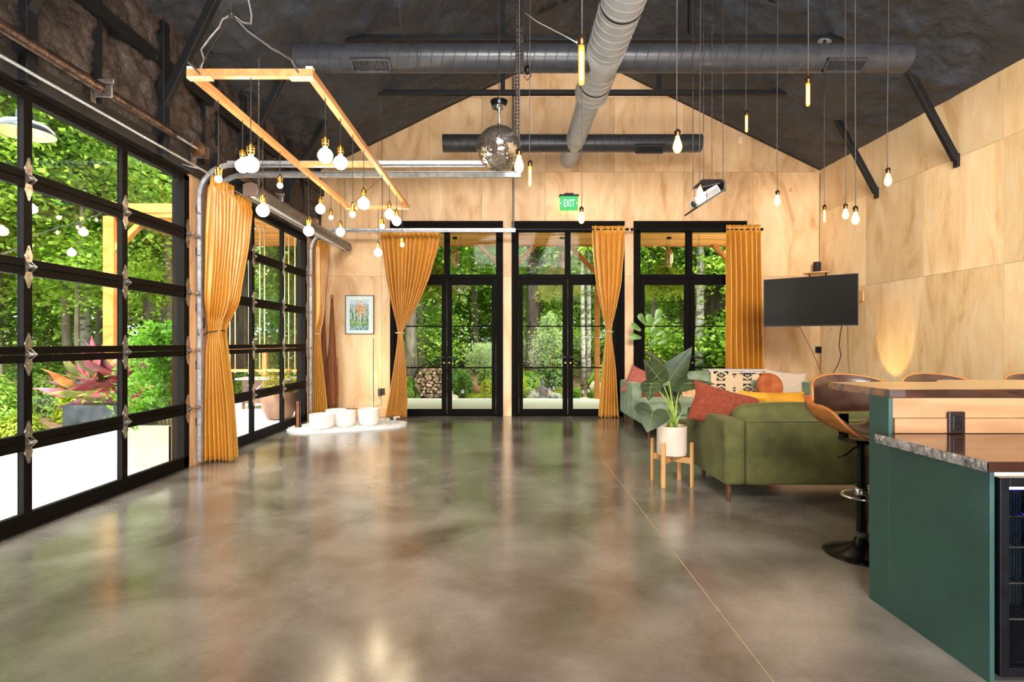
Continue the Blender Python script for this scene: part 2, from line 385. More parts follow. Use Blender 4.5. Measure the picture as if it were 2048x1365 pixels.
for p in cells(XL - .15, XR + .15, -.1, RZ + .05, holes, False):
    p = clip(clip(p, lambda q: EZ + .12 + SL * (q[0] - XL) - q[1]), lambda q: EZ + .12 + SL * (XR - q[0]) - q[1])
    if len(p) > 2: mb.prism([(x, YB + .004, z) for x, z in p], (0, .14, 0))
wb_ = mb.build('wall_back', DARKWOOD); struct(wb_)
ux = [XL] + [(x - CX) * YB / F for x in (763.6, 858, 963.7, 1091.2, 1228.9, 1367, 1506.7)] + [XR]
wall_panels(wb_, PLYB, ux, [0, 2.46, 4.29, 5.6, RZ + .1], holes, True, lambda u, z: (u, YB, z), (0, .0035, 0))
wr = MB().box(XR + .004, YF, -.1, XR + .15, YB + .1, EZ + .1).build('wall_right', DARKWOOD); struct(wr)
wall_panels(wr, PLYR, [YF, -1.2, 0, 1.2, 2.4, 3.6, 4.8, 5.99, 7.15, 8.29, YB], [0, 2.17, 3.56, EZ + .02], [], False, lambda u, z: (XR, u, z), (.0035, 0, 0))
PLYF = mat('front_wall_board', (190, 160, 126), (206, 178, 146), rough=.7, scale=2)
wf = MB()
for p in cells(XL - .15, XR + .15, -.1, RZ, [], False):
    p = clip(clip(p, lambda q: EZ + .12 + SL * (q[0] - XL) - q[1]), lambda q: EZ + .12 + SL * (XR - q[0]) - q[1])
    wf.prism([(x, YF, z) for x, z in p], (0, -.1, 0))
struct(wf.build('wall_front', PLYF))

# spray foam: lumpy black ceiling, both slopes in one mesh, and the same foam above the garage doors
FOAM = mat('sprayed_foam_black', (51, 54, 60), (64, 68, 76), rough=.5, scale=2.2, detail=8, bump=1.0, bscale=14, ramp=(.3, .7), spec=.45)
def foam_h(x, y, k=0):
    n1 = noise.fractal(V((x * 1.1 + k, y * 1.1, 3.1)), .9, 2.1, 4)
    n2 = noise.fractal(V((x * 6 + k, y * 3.5, 9.1)), .8, 2.0, 4)
    n3 = max(0, noise.noise(V((x * 22, y * 22, k + 2))))
    return .055 * n1 + .045 * n2 + .026 * n3
mb = MB()
for sgn in (0, 1):
    def fn(a, b, sgn=sgn):
        w = XR - XM; x = XL - .02 + a * (w + .02) if sgn == 0 else XM + a * (w + .02)
        y = YF + b * (YB + .05 - YF); edge = min(1, (YB + .02 - y) / .25, (min(x - XL, XR - x) + .05) / .25)
        z = roofz(x) + .02 - max(0, edge) * (.0 + foam_h(x, y) + .02)
        return (x, y, z)
    mb.grid(fn, 110, 420)
o = mb.build('ceiling', FOAM, smooth=True); struct(o)
MB().prism([(XL - .2, YF, EZ + .06), (XM, YF, RZ + .16), (XR + .2, YF, EZ + .06), (XR + .2, YF, EZ + .2), (XM, YF, RZ + .32), (XL - .2, YF, EZ + .2)], (0, YB + .3 - YF, 0)).build('roof_deck', DKMET, o)

GD = [(2.75, 5.62), (6.05, 8.93)]; GH = 3.05
BLKW = mat('black_wall_steel', (36, 32, 30), (50, 45, 42), rough=.55, scale=8)
mb = MB()
for p in cells(YF, YB, -.1, EZ + .08, [(a, b, -.2, GH) for a, b in GD], False): mb.prism([(XL - .02, u, z) for u, z in p], (-.13, 0, 0))
wl = mb.build('wall_left', BLKW); struct(wl)
FOAMW = mat('sprayed_foam_wall', (48, 40, 37), (72, 60, 54), rough=.5, scale=3, detail=8, bump=1, bscale=22, ramp=(.3, .7), spec=.5)
mb = MB()
def fnw(a, b):
    y = YF + a * (YB - YF); z = 3.22 + b * (EZ + .1 - 3.22); e = min(1, b * 6)
    return (XL + .0 + e * (.045 + 1.1 * foam_h(y * 1.3, z * 1.3, 7)), y, z)
mb.grid(fnw, 420, 60)
mb.build('foam_layer', FOAMW, wl, smooth=True)
MB().box(XL - .02, YF, GH, XL + .05, YB, 3.22).build('header_beam', BLKW, wl)
for y in (3.1, 4.28, 5.75, 6.0, 7.2, 8.6, 9.35):
    MB().box(XL, y - .02, 3.2, XL + .085, y + .02, EZ).build('stud', DKMET, wl)
MB().box(XL, YF, 3.86, XL + .1, YB, 3.98).build('girt', DKMET, wl)
# timber facing of the strip between the two garage doors and behind the second
TRIMW = mat('light_timber_trim', (196, 150, 108), (218, 176, 134), rough=.55, scale=4, stretch=(4, 4, .5), distort=.8)
MB().box(XL - .02, 5.62, 0, XL + .012, 5.86, GH + .0).build('timber_strip', TRIMW, wl, bevel=.003)
MB().box(XL - .02, 5.865, 0, XL + .012, 6.05, GH + .0).build('timber_strip', TRIMW, wl, bevel=.003)
MB().box(XL - .02, 8.93, 0, XL + .012, YB - .002, GH + .0).build('timber_strip', TRIMW, wl, bevel=.003)
BBM = mat('plywood_baseboard', (196, 140, 92), (216, 164, 116), rough=.5, scale=3, stretch=(.5, 3, 3))
o = MB().box(XL + .02, YB - .014, 0, -2.06, YB, .135).build('baseboard_back', BBM, bevel=.002); struct(o)

# ---------------------------------------------------------------- French doors in the back wall
HANDM = mat('black_handle_metal', (18, 18, 19), (26, 26, 27), rough=.3, metal=.5)
for i, xc in enumerate(DOORX):
    r = sroot('door_%d' % (i + 3), (xc, YB, 0))
    y0, y1 = YB - .03, YB + .12
    m = MB()
    for s in (-1, 1): m.box(xc + s * .865, y0 + .03, 0, xc + s * DW, y1, DH)
    m.box(xc - DW, y0 + .03, 3.249, xc + DW, y1, DH); m.box(xc - DW, y0 + .035, 2.42, xc + DW, y1, 2.494)
    m.box(xc - .048, y0 + .04, 2.49, xc + .048, y1, 3.26); m.box(xc - DW, y0 + .03, 0, xc + DW, y1, .022)
    m.build('door_frame', BLACK, r, bevel=.004)
    c = MB()
    for s in (-1, 1): c.box(xc + s * (DW - .075), y0, 0, xc + s * DW, y0 + .03, 3.29)
    c.box(xc - DW, y0 - .004, 3.29, xc + DW, y0 + .03, DH); c.build('casing', BLACK, r, bevel=.003)
    for s in (-1, 1):
        MB().box(xc + s * .045, YB + .045, 2.49, xc + s * .868, YB + .051, 3.25).build('transom_pane', GLASS, r)
        a, b = xc + s * .004, xc + s * .862
        if a > b: a, b = b, a
        gi, go = xc + s * .09, xc + s * .79
        if gi > go: gi, go = go, gi
        lf = MB().box(a, YB + .012, .024, gi, YB + .057, 2.418).box(go, YB + .012, .024, b, YB + .057, 2.418)
        lf.box(gi, YB + .012, .024, go, YB + .057, .1235).box(gi, YB + .012, 2.31, go, YB + .057, 2.418)
        leaf = lf.build('door_leaf', BLACK, r, bevel=.002)
        MB().box(gi - .004, YB + .032, .12, go + .004, YB + .038, 2.314).build('pane', GLASS, leaf)
        for z in (1.581, .852): MB().box(gi, YB + .02, z - .011, go, YB + .05, z + .011).build('muntin', BLACK, leaf)
        hx = xc + s * .045
        hm = MB().box(hx - .016, YB - .0, 1.02, hx + .016, YB + .014, 1.06).cyl((hx, YB + .01, 1.035), (hx, YB - .05, 1.035), .009)
        hm.beam((hx, YB - .05, 1.035), (xc + s * .205, YB - .05, 1.035), .024, .028); hm.build('door_handle', HANDM, leaf, bevel=.002)
        MB().cyl((hx, YB + .014, .94), (hx, YB - .008, .94), .014, n=14).build('lock', mat('lock_brass', (190, 150, 90), rough=.3, metal=.9), leaf, smooth=False)

# ---------------------------------------------------------------- glazed sectional garage doors
XD = -3.287
def hinge(root, y, z, s=1):
    m = MB(); X = XD + .001
    for k in (1, -1):
        c = z + k * .072
        m.prism([(X, y - .032, c), (X, y - .006, c + .075 * k), (X, y + .006, c + .075 * k), (X, y + .032, c), (X, y + .022, c - .04 * k), (X, y - .022, c - .04 * k)][::k], (.006, 0, 0))
        m.cyl((X, y, c + .05 * k), (X + .012, y, c + .05 * k), .007, n=8); m.cyl((X, y, c - .01 * k), (X + .012, y, c - .01 * k), .007, n=8)
    m.prism([(X, y - .024, z - .04), (X + .045, y - .022, z), (X, y - .024, z + .04)], (0, .006, 0))
    m.prism([(X, y + .018, z - .04), (X + .045, y + .018, z), (X, y + .018, z + .04)], (0, .006, 0))
    m.cyl((X + .03, y - .03, z), (X + .03, y + .03, z), .009, n=10)
    m.build('hinge', ZINC, root)
for di, (d0, d1) in enumerate(GD):
    r = sroot('door_%d' % (di + 1), (XD, (d0 + d1) / 2, 0))
    MB().box(XD - .16, d0 - .0, 0, XD - .05, d0 + .05, GH).box(XD - .16, d1 - .05, 0, XD - .05, d1, GH).box(XD - .16, d0, GH - .04, XD - .05, d1, GH).build('jamb', DOORBR, r)
    a, b = d0 + .02, d1 - .02; w = (b - a) / 3
    ms = [a + w, a + 2 * w] if di == 0 else [a + w, a + 2 * w]
    sh = .602
    for k in range(5):
        z0, z1 = .012 + k * sh, .012 + (k + 1) * sh - .003
        br = .115 if k == 0 else .055; tr = .055
        m = MB().box(XD - .045, a, z0, XD, b, z0 + br).box(XD - .045, a, z1 - tr, XD, b, z1)
        m.box(XD - .045, a, z0, XD, a + .085, z1).box(XD - .045, b - .085, z0, XD, b, z1)
        sec = m.build('door_section', DOORBR, r, bevel=.003)
        for y in ms: MB().box(XD - .045, y - .033, z0 + br, XD, y + .033, z1 - tr).build('mullion', DOORBR, sec)
        e = [a + .085, ms[0], ms[1], b - .085]
        for j in range(3):
            MB().box(XD - .038, e[j] + (.033 if j else 0), z0 + br - .005, XD - .032, e[j + 1] - (.033 if j < 2 else 0), z1 - tr + .005).build('pane', GLASS, sec)
        if k:
            for y in ms: hinge(r, y, z0)
            for s, y in ((1, a + .03), (-1, b - .03)):
                hinge(r, y, z0); yy = y - s * .13
                MB().cyl((XD + .03, y, z0), (XD + .03, yy, z0), .006).cyl((XD + .03, yy - .012, z0), (XD + .03, yy + .012, z0), .022, n=14).build('roller', ZINC, r)
    MB().box(XD - .04, a, 0, XD - .005, b, .014).build('bottom_seal', mat('black_rubber', (20, 20, 20), rough=.8), r)

def track(root, y, xe, s, zt):
    # curved galvanised roller track: up the jamb and out level into the room
    R = .34; x0 = XD + .035; pts = [(x0, .03), (x0, zt - R)]
    for k in range(1, 9):
        a = PI - k * PI / 16; pts.append((x0 + R + R * math.cos(a), zt - R + R * math.sin(a)))
    pts.append((xe, zt)); m = MB()
    prof = [(-.022, -.018), (-.022, .018), (.022, .018), (.022, -.018), (.018, -.018), (.018, .013), (-.018, .013), (-.018, -.018)]
    rings = []
    for i, (x, z) in enumerate(pts):
        p, q = pts[max(i - 1, 0)], pts[min(i + 1, len(pts) - 1)]; t = V((q[0] - p[0], q[1] - p[1])).normalized(); nx, nz = -t.y, t.x
        rings.append([(x + nx * u, y + s * v, z + nz * u) for u, v in prof])
    n = len(prof); vs = [p for r_ in rings for p in r_]
    fs = [(i * n + k, i * n + (k + 1) % n, (i + 1) * n + (k + 1) % n, (i + 1) * n + k) for i in range(len(rings) - 1) for k in range(n)]
    m.add(vs, fs); m.build('track', GALV, root)
    # angle running along the level part, with its lip
    MB().box(x0 + .3, y - s * .02, zt + .0, xe, y - s * .026, zt + .036).box(x0 + .3, y - s * .02, zt + .032, xe, y + s * .02, zt + .036).build('track_angle', GALV, root)
    for z in (.45, 1.05, 1.65, 2.25, 2.7):
        MB().box(XL + .012, y - .03, z - .03, x0, y + .03, z - .024).box(XL + .012, y - .03, z - .03, XL + .018, y + .03, z + .05).build('bracket', ZINC, root)
# end hangers made of perforated angle
PERF = mat('perforated_angle_steel', (58, 50, 46), (92, 82, 76), rough=.45, metal=.7, scale=26)
def perf(mb, x, y, z0, z1, w=.035):
    z = z0; step = .04
    while z < z1 - .01:
        e = min(z + step, z1)
        mb.box(x - w, y, z, x - w * .68, y + .004, e).box(x - w * .32, y, z, x, y + .004, e).box(x - w, y, z, x, y + .004, z + .018)
        mb.box(x, y, z, x + .004, y - w, e); z += step
def hanger(name, x, y, zb, zt_, label):
    t = thing(name, label, 'bracket', (x, y, zb))
    m = MB(); perf(m, x, y, zb, zt_, .034); m.build('angle', PERF, t)
    m = MB(); perf(m, x + .045, y + .01, zb + 1.05, zt_, .03); m.build('angle', PERF, t)
    return t
trk = [(5.735, .02, 1, 3.183, 'galvanised roller track of the nearer garage door, running level behind the mirror ball'),
       (5.97, .155, -1, 3.145, 'galvanised roller track just below and behind the first, ending under the mirror ball'),
       (8.99, .15, 1, 3.155, 'galvanised roller track farthest back, level in front of the left French door header')]
for y, xe, s, zt, lab in trk:
    t = thing('garage_door_track', lab, 'track', (XD + .035, y, 0)); track(t, y, xe, s, zt)
hanger('perforated_hanger', .135, 5.87, 3.17, 6.0, 'nearer dark perforated steel hanger dropping beside the mirror ball')
hanger('perforated_hanger', .125, 8.97, 3.17, 6.0, 'farther dark perforated steel hanger ending above the gap between left and middle doors')

# ---------------------------------------------------------------- steel trusses
names = ['farthest roof truss, its black tie crossing the plywood gable', 'roof truss whose black tie sits just above the long near cross duct',
         'third roof truss from the back wall, only its left black knee brace in view', 'fourth black roof truss from the back, its foot at the upper left', 'nearest black roof truss, above the camera']
for i, y in enumerate((8.03, 6.6, 5.08, 3.64, 2.2)):
    t = thing('roof_truss', names[i], 'truss', (XM, y, 5.01)); q = .035
    MB().box(-2.03, y - q, 4.975, 4.24, y + q, 5.045).build('tie_beam', DKMET, t, bevel=.006)
    for x in (XM - 1.16, XM + 1.15):
        MB().box(x - q, y - q, 5.045, x + q, y + q, roofz(x) - .02).build('post', DKMET, t, bevel=.006)
    for s, x0 in ((1, XL), (-1, XR)):
        MB().beam((x0 + s * .03, y, EZ + .10), (XM, y, RZ + .07), .07, .10, up=(0, 0, 1)).build('rafter', DKMET, t)
        xb = x0 + s * (.02 if s < 0 else .07)
        m = MB().beam((xb, y, 3.53), (x0 + s * .625, y, 4.66), .065, .075); m.box(xb - .03 * s, y - .034, 3.44, xb + .012 * s, y + .034, 3.6)
        m.build('knee_brace', DKMET, t, bevel=.004)
    MB().box(XL, y - .045, 3.05, XL + .11, y + .045, EZ).build('column', DKMET, t, bevel=.004)

# ---------------------------------------------------------------- ductwork
DUCT = mat('duct_grey_paint', (158, 160, 164), (170, 172, 176), rough=.35, scale=9, bump=.03)
DUCTD = mat('duct_black_paint', (50, 51, 56), (60, 61, 66), rough=.32, scale=9, bump=.03)
def duct(name, p0, p1, r, M, root, pitch=.125, n=40, phase=0):
    p0, p1 = V(p0), V(p1); ax = (p1 - p0); L = ax.length; ax.normalize(); u = ax.cross(V((0, 0, 1))).normalized(); w = ax.cross(u) * -1
    zs = [(0, r, 0)]; z = pitch * (.4 + phase)
    while z < L - .05:
        zs += [(z - .006, r, 1), (z - .002, r + .004, 1), (z + .002, r + .004, 1), (z + .006, r, 1)]; z += pitch
    zs.append((L, r, 0)); vs = []
    for zz, rr, k in zs:
        for j in range(n):
            a = 2 * PI * j / n; vs.append(p0 + ax * (zz + k * .35 * pitch * math.cos(a)) + (u * math.sin(a) + w * math.cos(a)) * rr)
    N = len(zs); fs = [(i * n + j, i * n + (j + 1) % n, (i + 1) * n + (j + 1) % n, (i + 1) * n + j) for i in range(N - 1) for j in range(n)]
    fs += [tuple(range(n - 1, -1, -1)), tuple(range((N - 1) * n, N * n))]
    return MB().add(vs, fs).build(name, M, root, smooth='auto')
dz = 4.50
t = thing('ductwork', 'spiral air ducts hung under the ridge, one lengthwise with two cross ducts', 'duct', (1.09, 5, dz))
duct('main_duct', (1.09, -2.6, dz), (1.09, 6.95, dz), .205, DUCT, t)
duct('main_duct', (1.09, 6.96, dz), (1.09, 9.46, dz), .15, DUCT, t)
MB().lathe([(.212, 0), (.214, .03), (.158, .06), (.152, .09)], (1.09, 6.9, dz), 40, (0, 1, 0)).build('reducer', DUCT, t, smooth='auto')
for y in (6.05,): MB().lathe([(.209, -.19), (.211, -.185), (.211, .185), (.209, .19)], (1.09, y, dz), 40, (0, 1, 0)).build('tee_collar', DUCT, t, smooth='auto')
def vent(t, x, y, z, w, r):
    # sheet metal saddle with register facing down and forward
    c = V((x, y, z)); f = V((0, -.62, -.785)).normalized(); up = V((0, -.785, .62)).normalized(); c = c + f * (r + .012)
    m = MB()
    for s in (-1, 1): m.obox(c + up * s * .065, (w / 2, 0, 0), up * .012, f * .02); m.obox(c + V((s * (w / 2 - .012), 0, 0)), (.012, 0, 0), up * .075, f * .02)
    m.obox(c - f * .022, (w / 2, 0, 0), up * .075, f * .002)
    v = m.build('vent', DUCTD, t, bevel=.002)
    k = x - w / 2 + .04
    while k < x + w / 2 - .03:
        MB().obox(V((k, c.y, c.z)) + f * .005, (.004, 0, 0), up * .055, f * .012).build('louver', DUCTD, v); k += .02
for (yy, xa, xb, r, vx) in ((6.09, -2.36, 4.50, .15, (-1.5, 3.75)), (8.69, -1.02, 3.12, .14, (2.28,))):
    duct('cross_duct', (xa, yy, dz), (xb, yy, dz), r, DUCTD, t)
    for v_ in vx: vent(t, v_, yy, dz, .44, r)
for y in (.9, 2.2, 3.64, 5.08, 6.6, 8.03):
    m = MB().cyl((1.09, y, dz + .2), (1.09, y, roofz(1.0)), .005, n=6); m.lathe([(.209, -.012), (.209, .012)], (1.09, y, dz), 40, (0, 1, 0)) if y < 6.9 else None
    m.build('strap_hanger', DKMET, t)
# ---------------------------------------------------------------- bar
GREEN = mat('teal_green_paint', (40, 72, 67), (50, 85, 79), rough=.5, scale=2.5, detail=6, bump=.04, bscale=90)
SPLASH = mat('birch_backsplash', (158, 114, 78), (180, 138, 100), rough=.4, scale=3, stretch=(.5, 3, 4), distort=1)
bw = thing('bar_wall', 'half-height bar wall with teal painted end and pale board backsplash', 'bar', (1.841, 2.60, 0))
MB().box(1.841, 2.603, 0, 1.86, 2.745, 1.03).build('end_panel', GREEN, bw, bevel=.002)
MB().box(1.86, 2.63, 0, 4.6, 2.745, 1.03).build('wall_core', GREEN, bw)
MB().box(1.862, 2.604, .935, 4.6, 2.63, 1.03).build('backsplash_board', SPLASH, bw, bevel=.002)
MB().box(1.868, 2.598, .862, 4.6, 2.63, .933).build('backsplash_board', SPLASH, bw, bevel=.002)
BT = mat('slab_top_wood', (196, 150, 94), (214, 174, 120), rough=.28, scale=2.2, stretch=(.5, 3, 2), distort=1.5, coat=.4)
BE = mat('slab_live_edge', (42, 23, 14), (72, 42, 27), rough=.35, scale=7, stretch=(.6, 2, 3), distort=1)
BG = mat('slab_end_grain', (76, 72, 76), (130, 96, 76), rough=.18, scale=9, distort=1.5, coat=.6, ramp=(.42, .56))
xs = np.linspace(1.863, 4.7, 40); near = [(x, 2.634 - .008 * math.sin(x * 7) - .006 * math.sin(x * 17)) for x in xs]
far = [(x, 3.137 + (.17 if x > 2.62 else .17 * max(0, (x - 2.5) / .12)) + .008 * math.sin(x * 9)) for x in xs[::-1]]
out = near + far; n = len(out); zt, zb = 1.07, 1.031
m = MB(); m.add([(x, y, zt) for x, y in out], [tuple(range(n))], 0); m.add([(x, y, zb) for x, y in out], [tuple(range(n - 1, -1, -1))], 1)
for i in range(n):
    a, b = out[i], out[(i + 1) % n]; m.add([(a[0], a[1], zb), (b[0], b[1], zb), (b[0], b[1], zt), (a[0], a[1], zt)], [(0, 1, 2, 3)], 2 if i == n - 1 else 1)
tag(m.build('wooden_slab', BT, mats=[BT, BE, BG]), 'raised live-edge wooden slab on top of the teal bar wall', 'countertop')
WT = mat('dark_copper_worktop', (44, 26, 19), (66, 42, 31), rough=.09, scale=2, spec=.6, coat=.3)
WE = mat('chipped_stone_edge', (104, 100, 98), (170, 162, 156), rough=.5, scale=26, bump=1, bscale=50)
m = MB(); o_ = [(1.773, 1.988), (4.6, 1.988), (4.6, 2.597), (1.773, 2.597)]
m.add([(x, y, .86) for x, y in o_], [(0, 1, 2, 3)], 0).add([(x, y, .82) for x, y in o_], [(3, 2, 1, 0)], 0)
m.add([(x, y, z) for z in (.82, .86) for x, y in o_], [(0, 1, 5, 4), (1, 2, 6, 5), (2, 3, 7, 6)], 0)
nn = 40; rr = random.Random(3); vs = []
for i in range(nn + 1):
    y = 1.988 + .609 * i / nn
    for k, z in enumerate((.86, .85, .836, .82)): vs.append((1.773 - (.004 * rr.random() + (.003 if 0 < k < 3 else 0)), y, z + (rr.uniform(-.003, .001) if k == 3 else 0)))
m.add(vs, [(i * 4 + k, i * 4 + k + 1, i * 4 + k + 5, i * 4 + k + 4) for i in range(nn) for k in range(3)], 1)
tag(m.build('worktop', WT, mats=[WT, WE]), 'low dark glossy worktop with rough grey chipped edge at the bar', 'countertop')
cb = thing('bar_cabinet', 'teal painted cabinet end below the low dark worktop', 'cabinet', (1.85, 2.3, 0))
MB().box(1.841, 2.058, 0, 1.859, 2.602, .819).build('side_panel', GREEN, cb, bevel=.002)
MB().box(1.86, 2.55, 0, 4.5, 2.6, .78).box(1.86, 2.07, .785, 4.5, 2.56, .818).build('carcass', mat('carcass_birch', (206, 176, 136), (222, 194, 156), rough=.6), cb)
MB().box(1.862, 2.062, .80, 2.6, 2.07, .812).build('led_strip', emit_mat('led_white', (1, .9, .74), 9), cb)
FRB = mat('fridge_black', (10, 10, 12), (18, 18, 21), rough=.4, scale=20, spec=.25)
fr = thing('wine_fridge', 'black glass-door drinks fridge with a blue interior light', 'fridge', (2.1, 2.3, .03))
MB().box(1.885, 2.53, .04, 2.43, 2.545, .765).box(1.885, 2.08, .04, 1.91, 2.54, .765).box(2.405, 2.08, .04, 2.43, 2.54, .765).box(1.885, 2.08, .75, 2.43, 2.54, .765).box(1.885, 2.08, .04, 2.43, 2.54, .07).build('body', FRB, fr)
for z in (.22, .36, .50, .62): 
    m = MB().box(1.91, 2.1, z, 2.405, 2.106, z + .006)
    for k in range(16): m.cyl((1.915 + k * .031, 2.1, z), (1.915 + k * .031, 2.5, z), .002, n=5)
    m.build('shelf', CHROME, fr)
m = MB(); 
for k in range(33): m.box(1.912 + k * .015, 2.52, .08, 1.919 + k * .015, 2.53, .74)
m.build('back_ribs', mat('fridge_liner', (30, 40, 44), rough=.4), fr)
MB().box(1.975, 2.12, .722, 2.2, 2.15, .742).build('light_bar', emit_mat('blue_led', (.09, .06, 1), 60), fr)
fl = bpy.data.lights.new('fridge_glow', 'POINT'); fl.energy = 1.6; fl.color = (.08, .05, 1); fl.shadow_soft_size = .02
fo = bpy.data.objects.new('fridge_glow', fl); COL.objects.link(fo); fo.parent = fr; fo.location = (-.02, -.12, .66)
d_ = MB(); a, b, c, e = 1.868, 2.44, .03, .787; w = .036
d_.box(a, 2.045, c, a + w, 2.078, e).box(b - w, 2.045, c, b, 2.078, e).box(a + w, 2.045, c, b - w, 2.078, c + w).box(a + w, 2.045, e - w, b - w, 2.078, e)
dr = d_.build('door', FRB, fr, bevel=.003)
MB().box(a + w - .005, 2.058, c + w - .005, b - w + .005, 2.062, e - w + .005).build('pane', GLASS, dr)
for i_ in range(4): MB().lathe([(.012, 0), (.014, .03)], (1.93 + (i_ % 2) * .45, 2.12 + (i_ // 2) * .36, .0), 10).build('foot', FRB, fr)
PLATE = mat('dark_brown_plate', (34, 24, 22), (46, 34, 30), rough=.3)
def outlet(label, c, w, h, t, axis='y', sockets=True, name='power_outlet'):
    r = thing(name, label, 'outlet', c); x, y, z = c
    MB().box(x - w / 2, y - t, z - h / 2, x + w / 2, y, z + h / 2).build('plate', PLATE, r, bevel=.004)
    if sockets:
        MB().box(x - w * .28, y - t - .004, z - h * .32, x + w * .28, y - t, z + h * .32).build('socket_face', mat('socket_black', (22, 20, 22), rough=.25), r, bevel=.002)
        m = MB()
        for s in (-1, 1):
            for k in (-1, 1): m.box(x + k * .007 - .0015, y - t - .0052, z + s * h * .17 - .005, x + k * .007 + .0015, y - t - .0038, z + s * h * .17 + .005)
        m.build('slot', CORD, r)
    return r
outlet('dark brown outlet on the pale backsplash, standing at the worktop', (2.155, 2.597, .915), .078, .105, .014)
o5 = outlet('dark outlet with a plug and blue light, left of the left French door', ((765 - CX) * YB / F, YB - .001, 1.3 - 99 * YB / F), .085, .12, .012)

# ---------------------------------------------------------------- bar stools
LEATH = mat('brown_leather', (58, 38, 30), (84, 58, 46), rough=.3, scale=8, bump=.1, bscale=120, coat=.15)
BENT = mat('bentwood_walnut', (176, 96, 40), (206, 126, 60), rough=.25, scale=4, stretch=(1, 1, 5), coat=.5)
BLM = mat('satin_black_metal', (22, 22, 23), (32, 32, 34), rough=.22, metal=.7, scale=8)
def stool(label):
    t = thing('bar_stool', label, 'bar stool', (0, 0, 0), 'bentwood stools along the bar')
    MB().lathe([(.205, 0), (.21, .006), (.2, .014), (.15, .03), (.09, .05), (.05, .075), (.037, .10), (.036, .12)], n=48).build('base', BLM, t, smooth=True)
    MB().lathe([(.037, .11), (.042, .115), (.042, .135), (.036, .14)], n=24).build('collar', mat('rubber_collar', (70, 70, 66), rough=.6), t)
    MB().lathe([(.031, .12), (.031, .60), (.026, .605), (.026, .70)], n=8).build('pole', BLM, t, smooth=False)
    pts = [(.0 + .165 * math.cos(a), -.09 + .125 * math.sin(a), .385) for a in np.linspace(0, 2 * PI, 33)[:-1]]
    MB().tube(pts, .008, 8, closed=True).cyl((0, 0, .385), (0, .04, .385), .012).lathe([(.04, .36), (.04, .41)], n=16).build('footrest', CHROME, t, smooth=True)
    MB().tube([(0, 0, .67), (-.06, -.02, .655), (-.11, -.03, .62), (-.17, -.04, .60)], .005, 6).build('lever', BLM, t, smooth=True)
    MB().box(-.09, -.09, .688, .09, .09, .712).build('mount_plate', BLM, t)
    def seat(off, sc):
        def f(u, v):
            a = (u - .5) * 2; b = (v - .5) * 2; k = math.sqrt(max(0, 1 - a * a * .98)); th = a * 1.15 * sc
            x = .275 * math.sin(th) / math.sin(1.15); y = (b * .205 * (k ** .3) * sc) + .02 * (1 - k)
            z = .73 + .19 * (1 - math.cos(th)) / (1 - math.cos(1.15)) + .02 * b * b * (1 if b > 0 else -.6) + off
            return (x, y - .02, z)
        return f
    MB().grid(seat(0, 1.0), 32, 12).build('seat_shell', BENT, t, smooth=True, solid=.012)
    def pad(f, th, nrm):
        def g(u, v):
            x, y, z = f(u, v); e = min(1, 6 * min(u, 1 - u, v, 1 - v)); return (x + nrm(u)[0] * th * e, y + nrm(u)[1] * th * e, z + nrm(u)[2] * th * e)
        return g
    MB().grid(pad(seat(.008, .95), .028, lambda u: (-.3 * (u - .5) * 2, 0, 1)), 36, 18).build('seat_cushion', LEATH, t, smooth=True)
    def back(dr, sc):
        def f(u, v):
            a = (u - .5) * 2; b = (v - .5) * 2; th = a * 1.35 * sc; k = math.sqrt(max(0, 1 - a * a * .99)) ** .8; R = .27 - dr
            return (R * math.sin(th), .015 + R * .78 * math.cos(th), .955 + b * .125 * k * sc + .015 * math.cos(th))
        return f
    MB().grid(back(0, 1.0), 40, 12).build('back_shell', BENT, t, smooth=True, solid=.012)
    MB().grid(pad(back(.008, .955), .02, lambda u: (-math.sin((u - .5) * 2.6), -math.cos((u - .5) * 2.6), 0)), 40, 14).build('backrest', LEATH, t, smooth=True)
    MB().box(-.03, .17, .70, .03, .185, .84).box(-.03, .0, .70, .03, .185, .712).build('back_bracket', BLM, t, bevel=.003)
    return t
s1 = stool('whole bentwood bar stool at the left end of the bar, black disc base')
s1.location = (2.175, 3.31, 0)
for x, lab in ((2.80, 'bar stool of which only a brown back rim shows mid bar'), (3.46, 'rightmost bar stool, its dark rim cut by the picture edge')):
    c = copy_tree(s1, None, lab); c.location = (x, 3.38, 0); c.rotation_euler = (0, 0, .05)

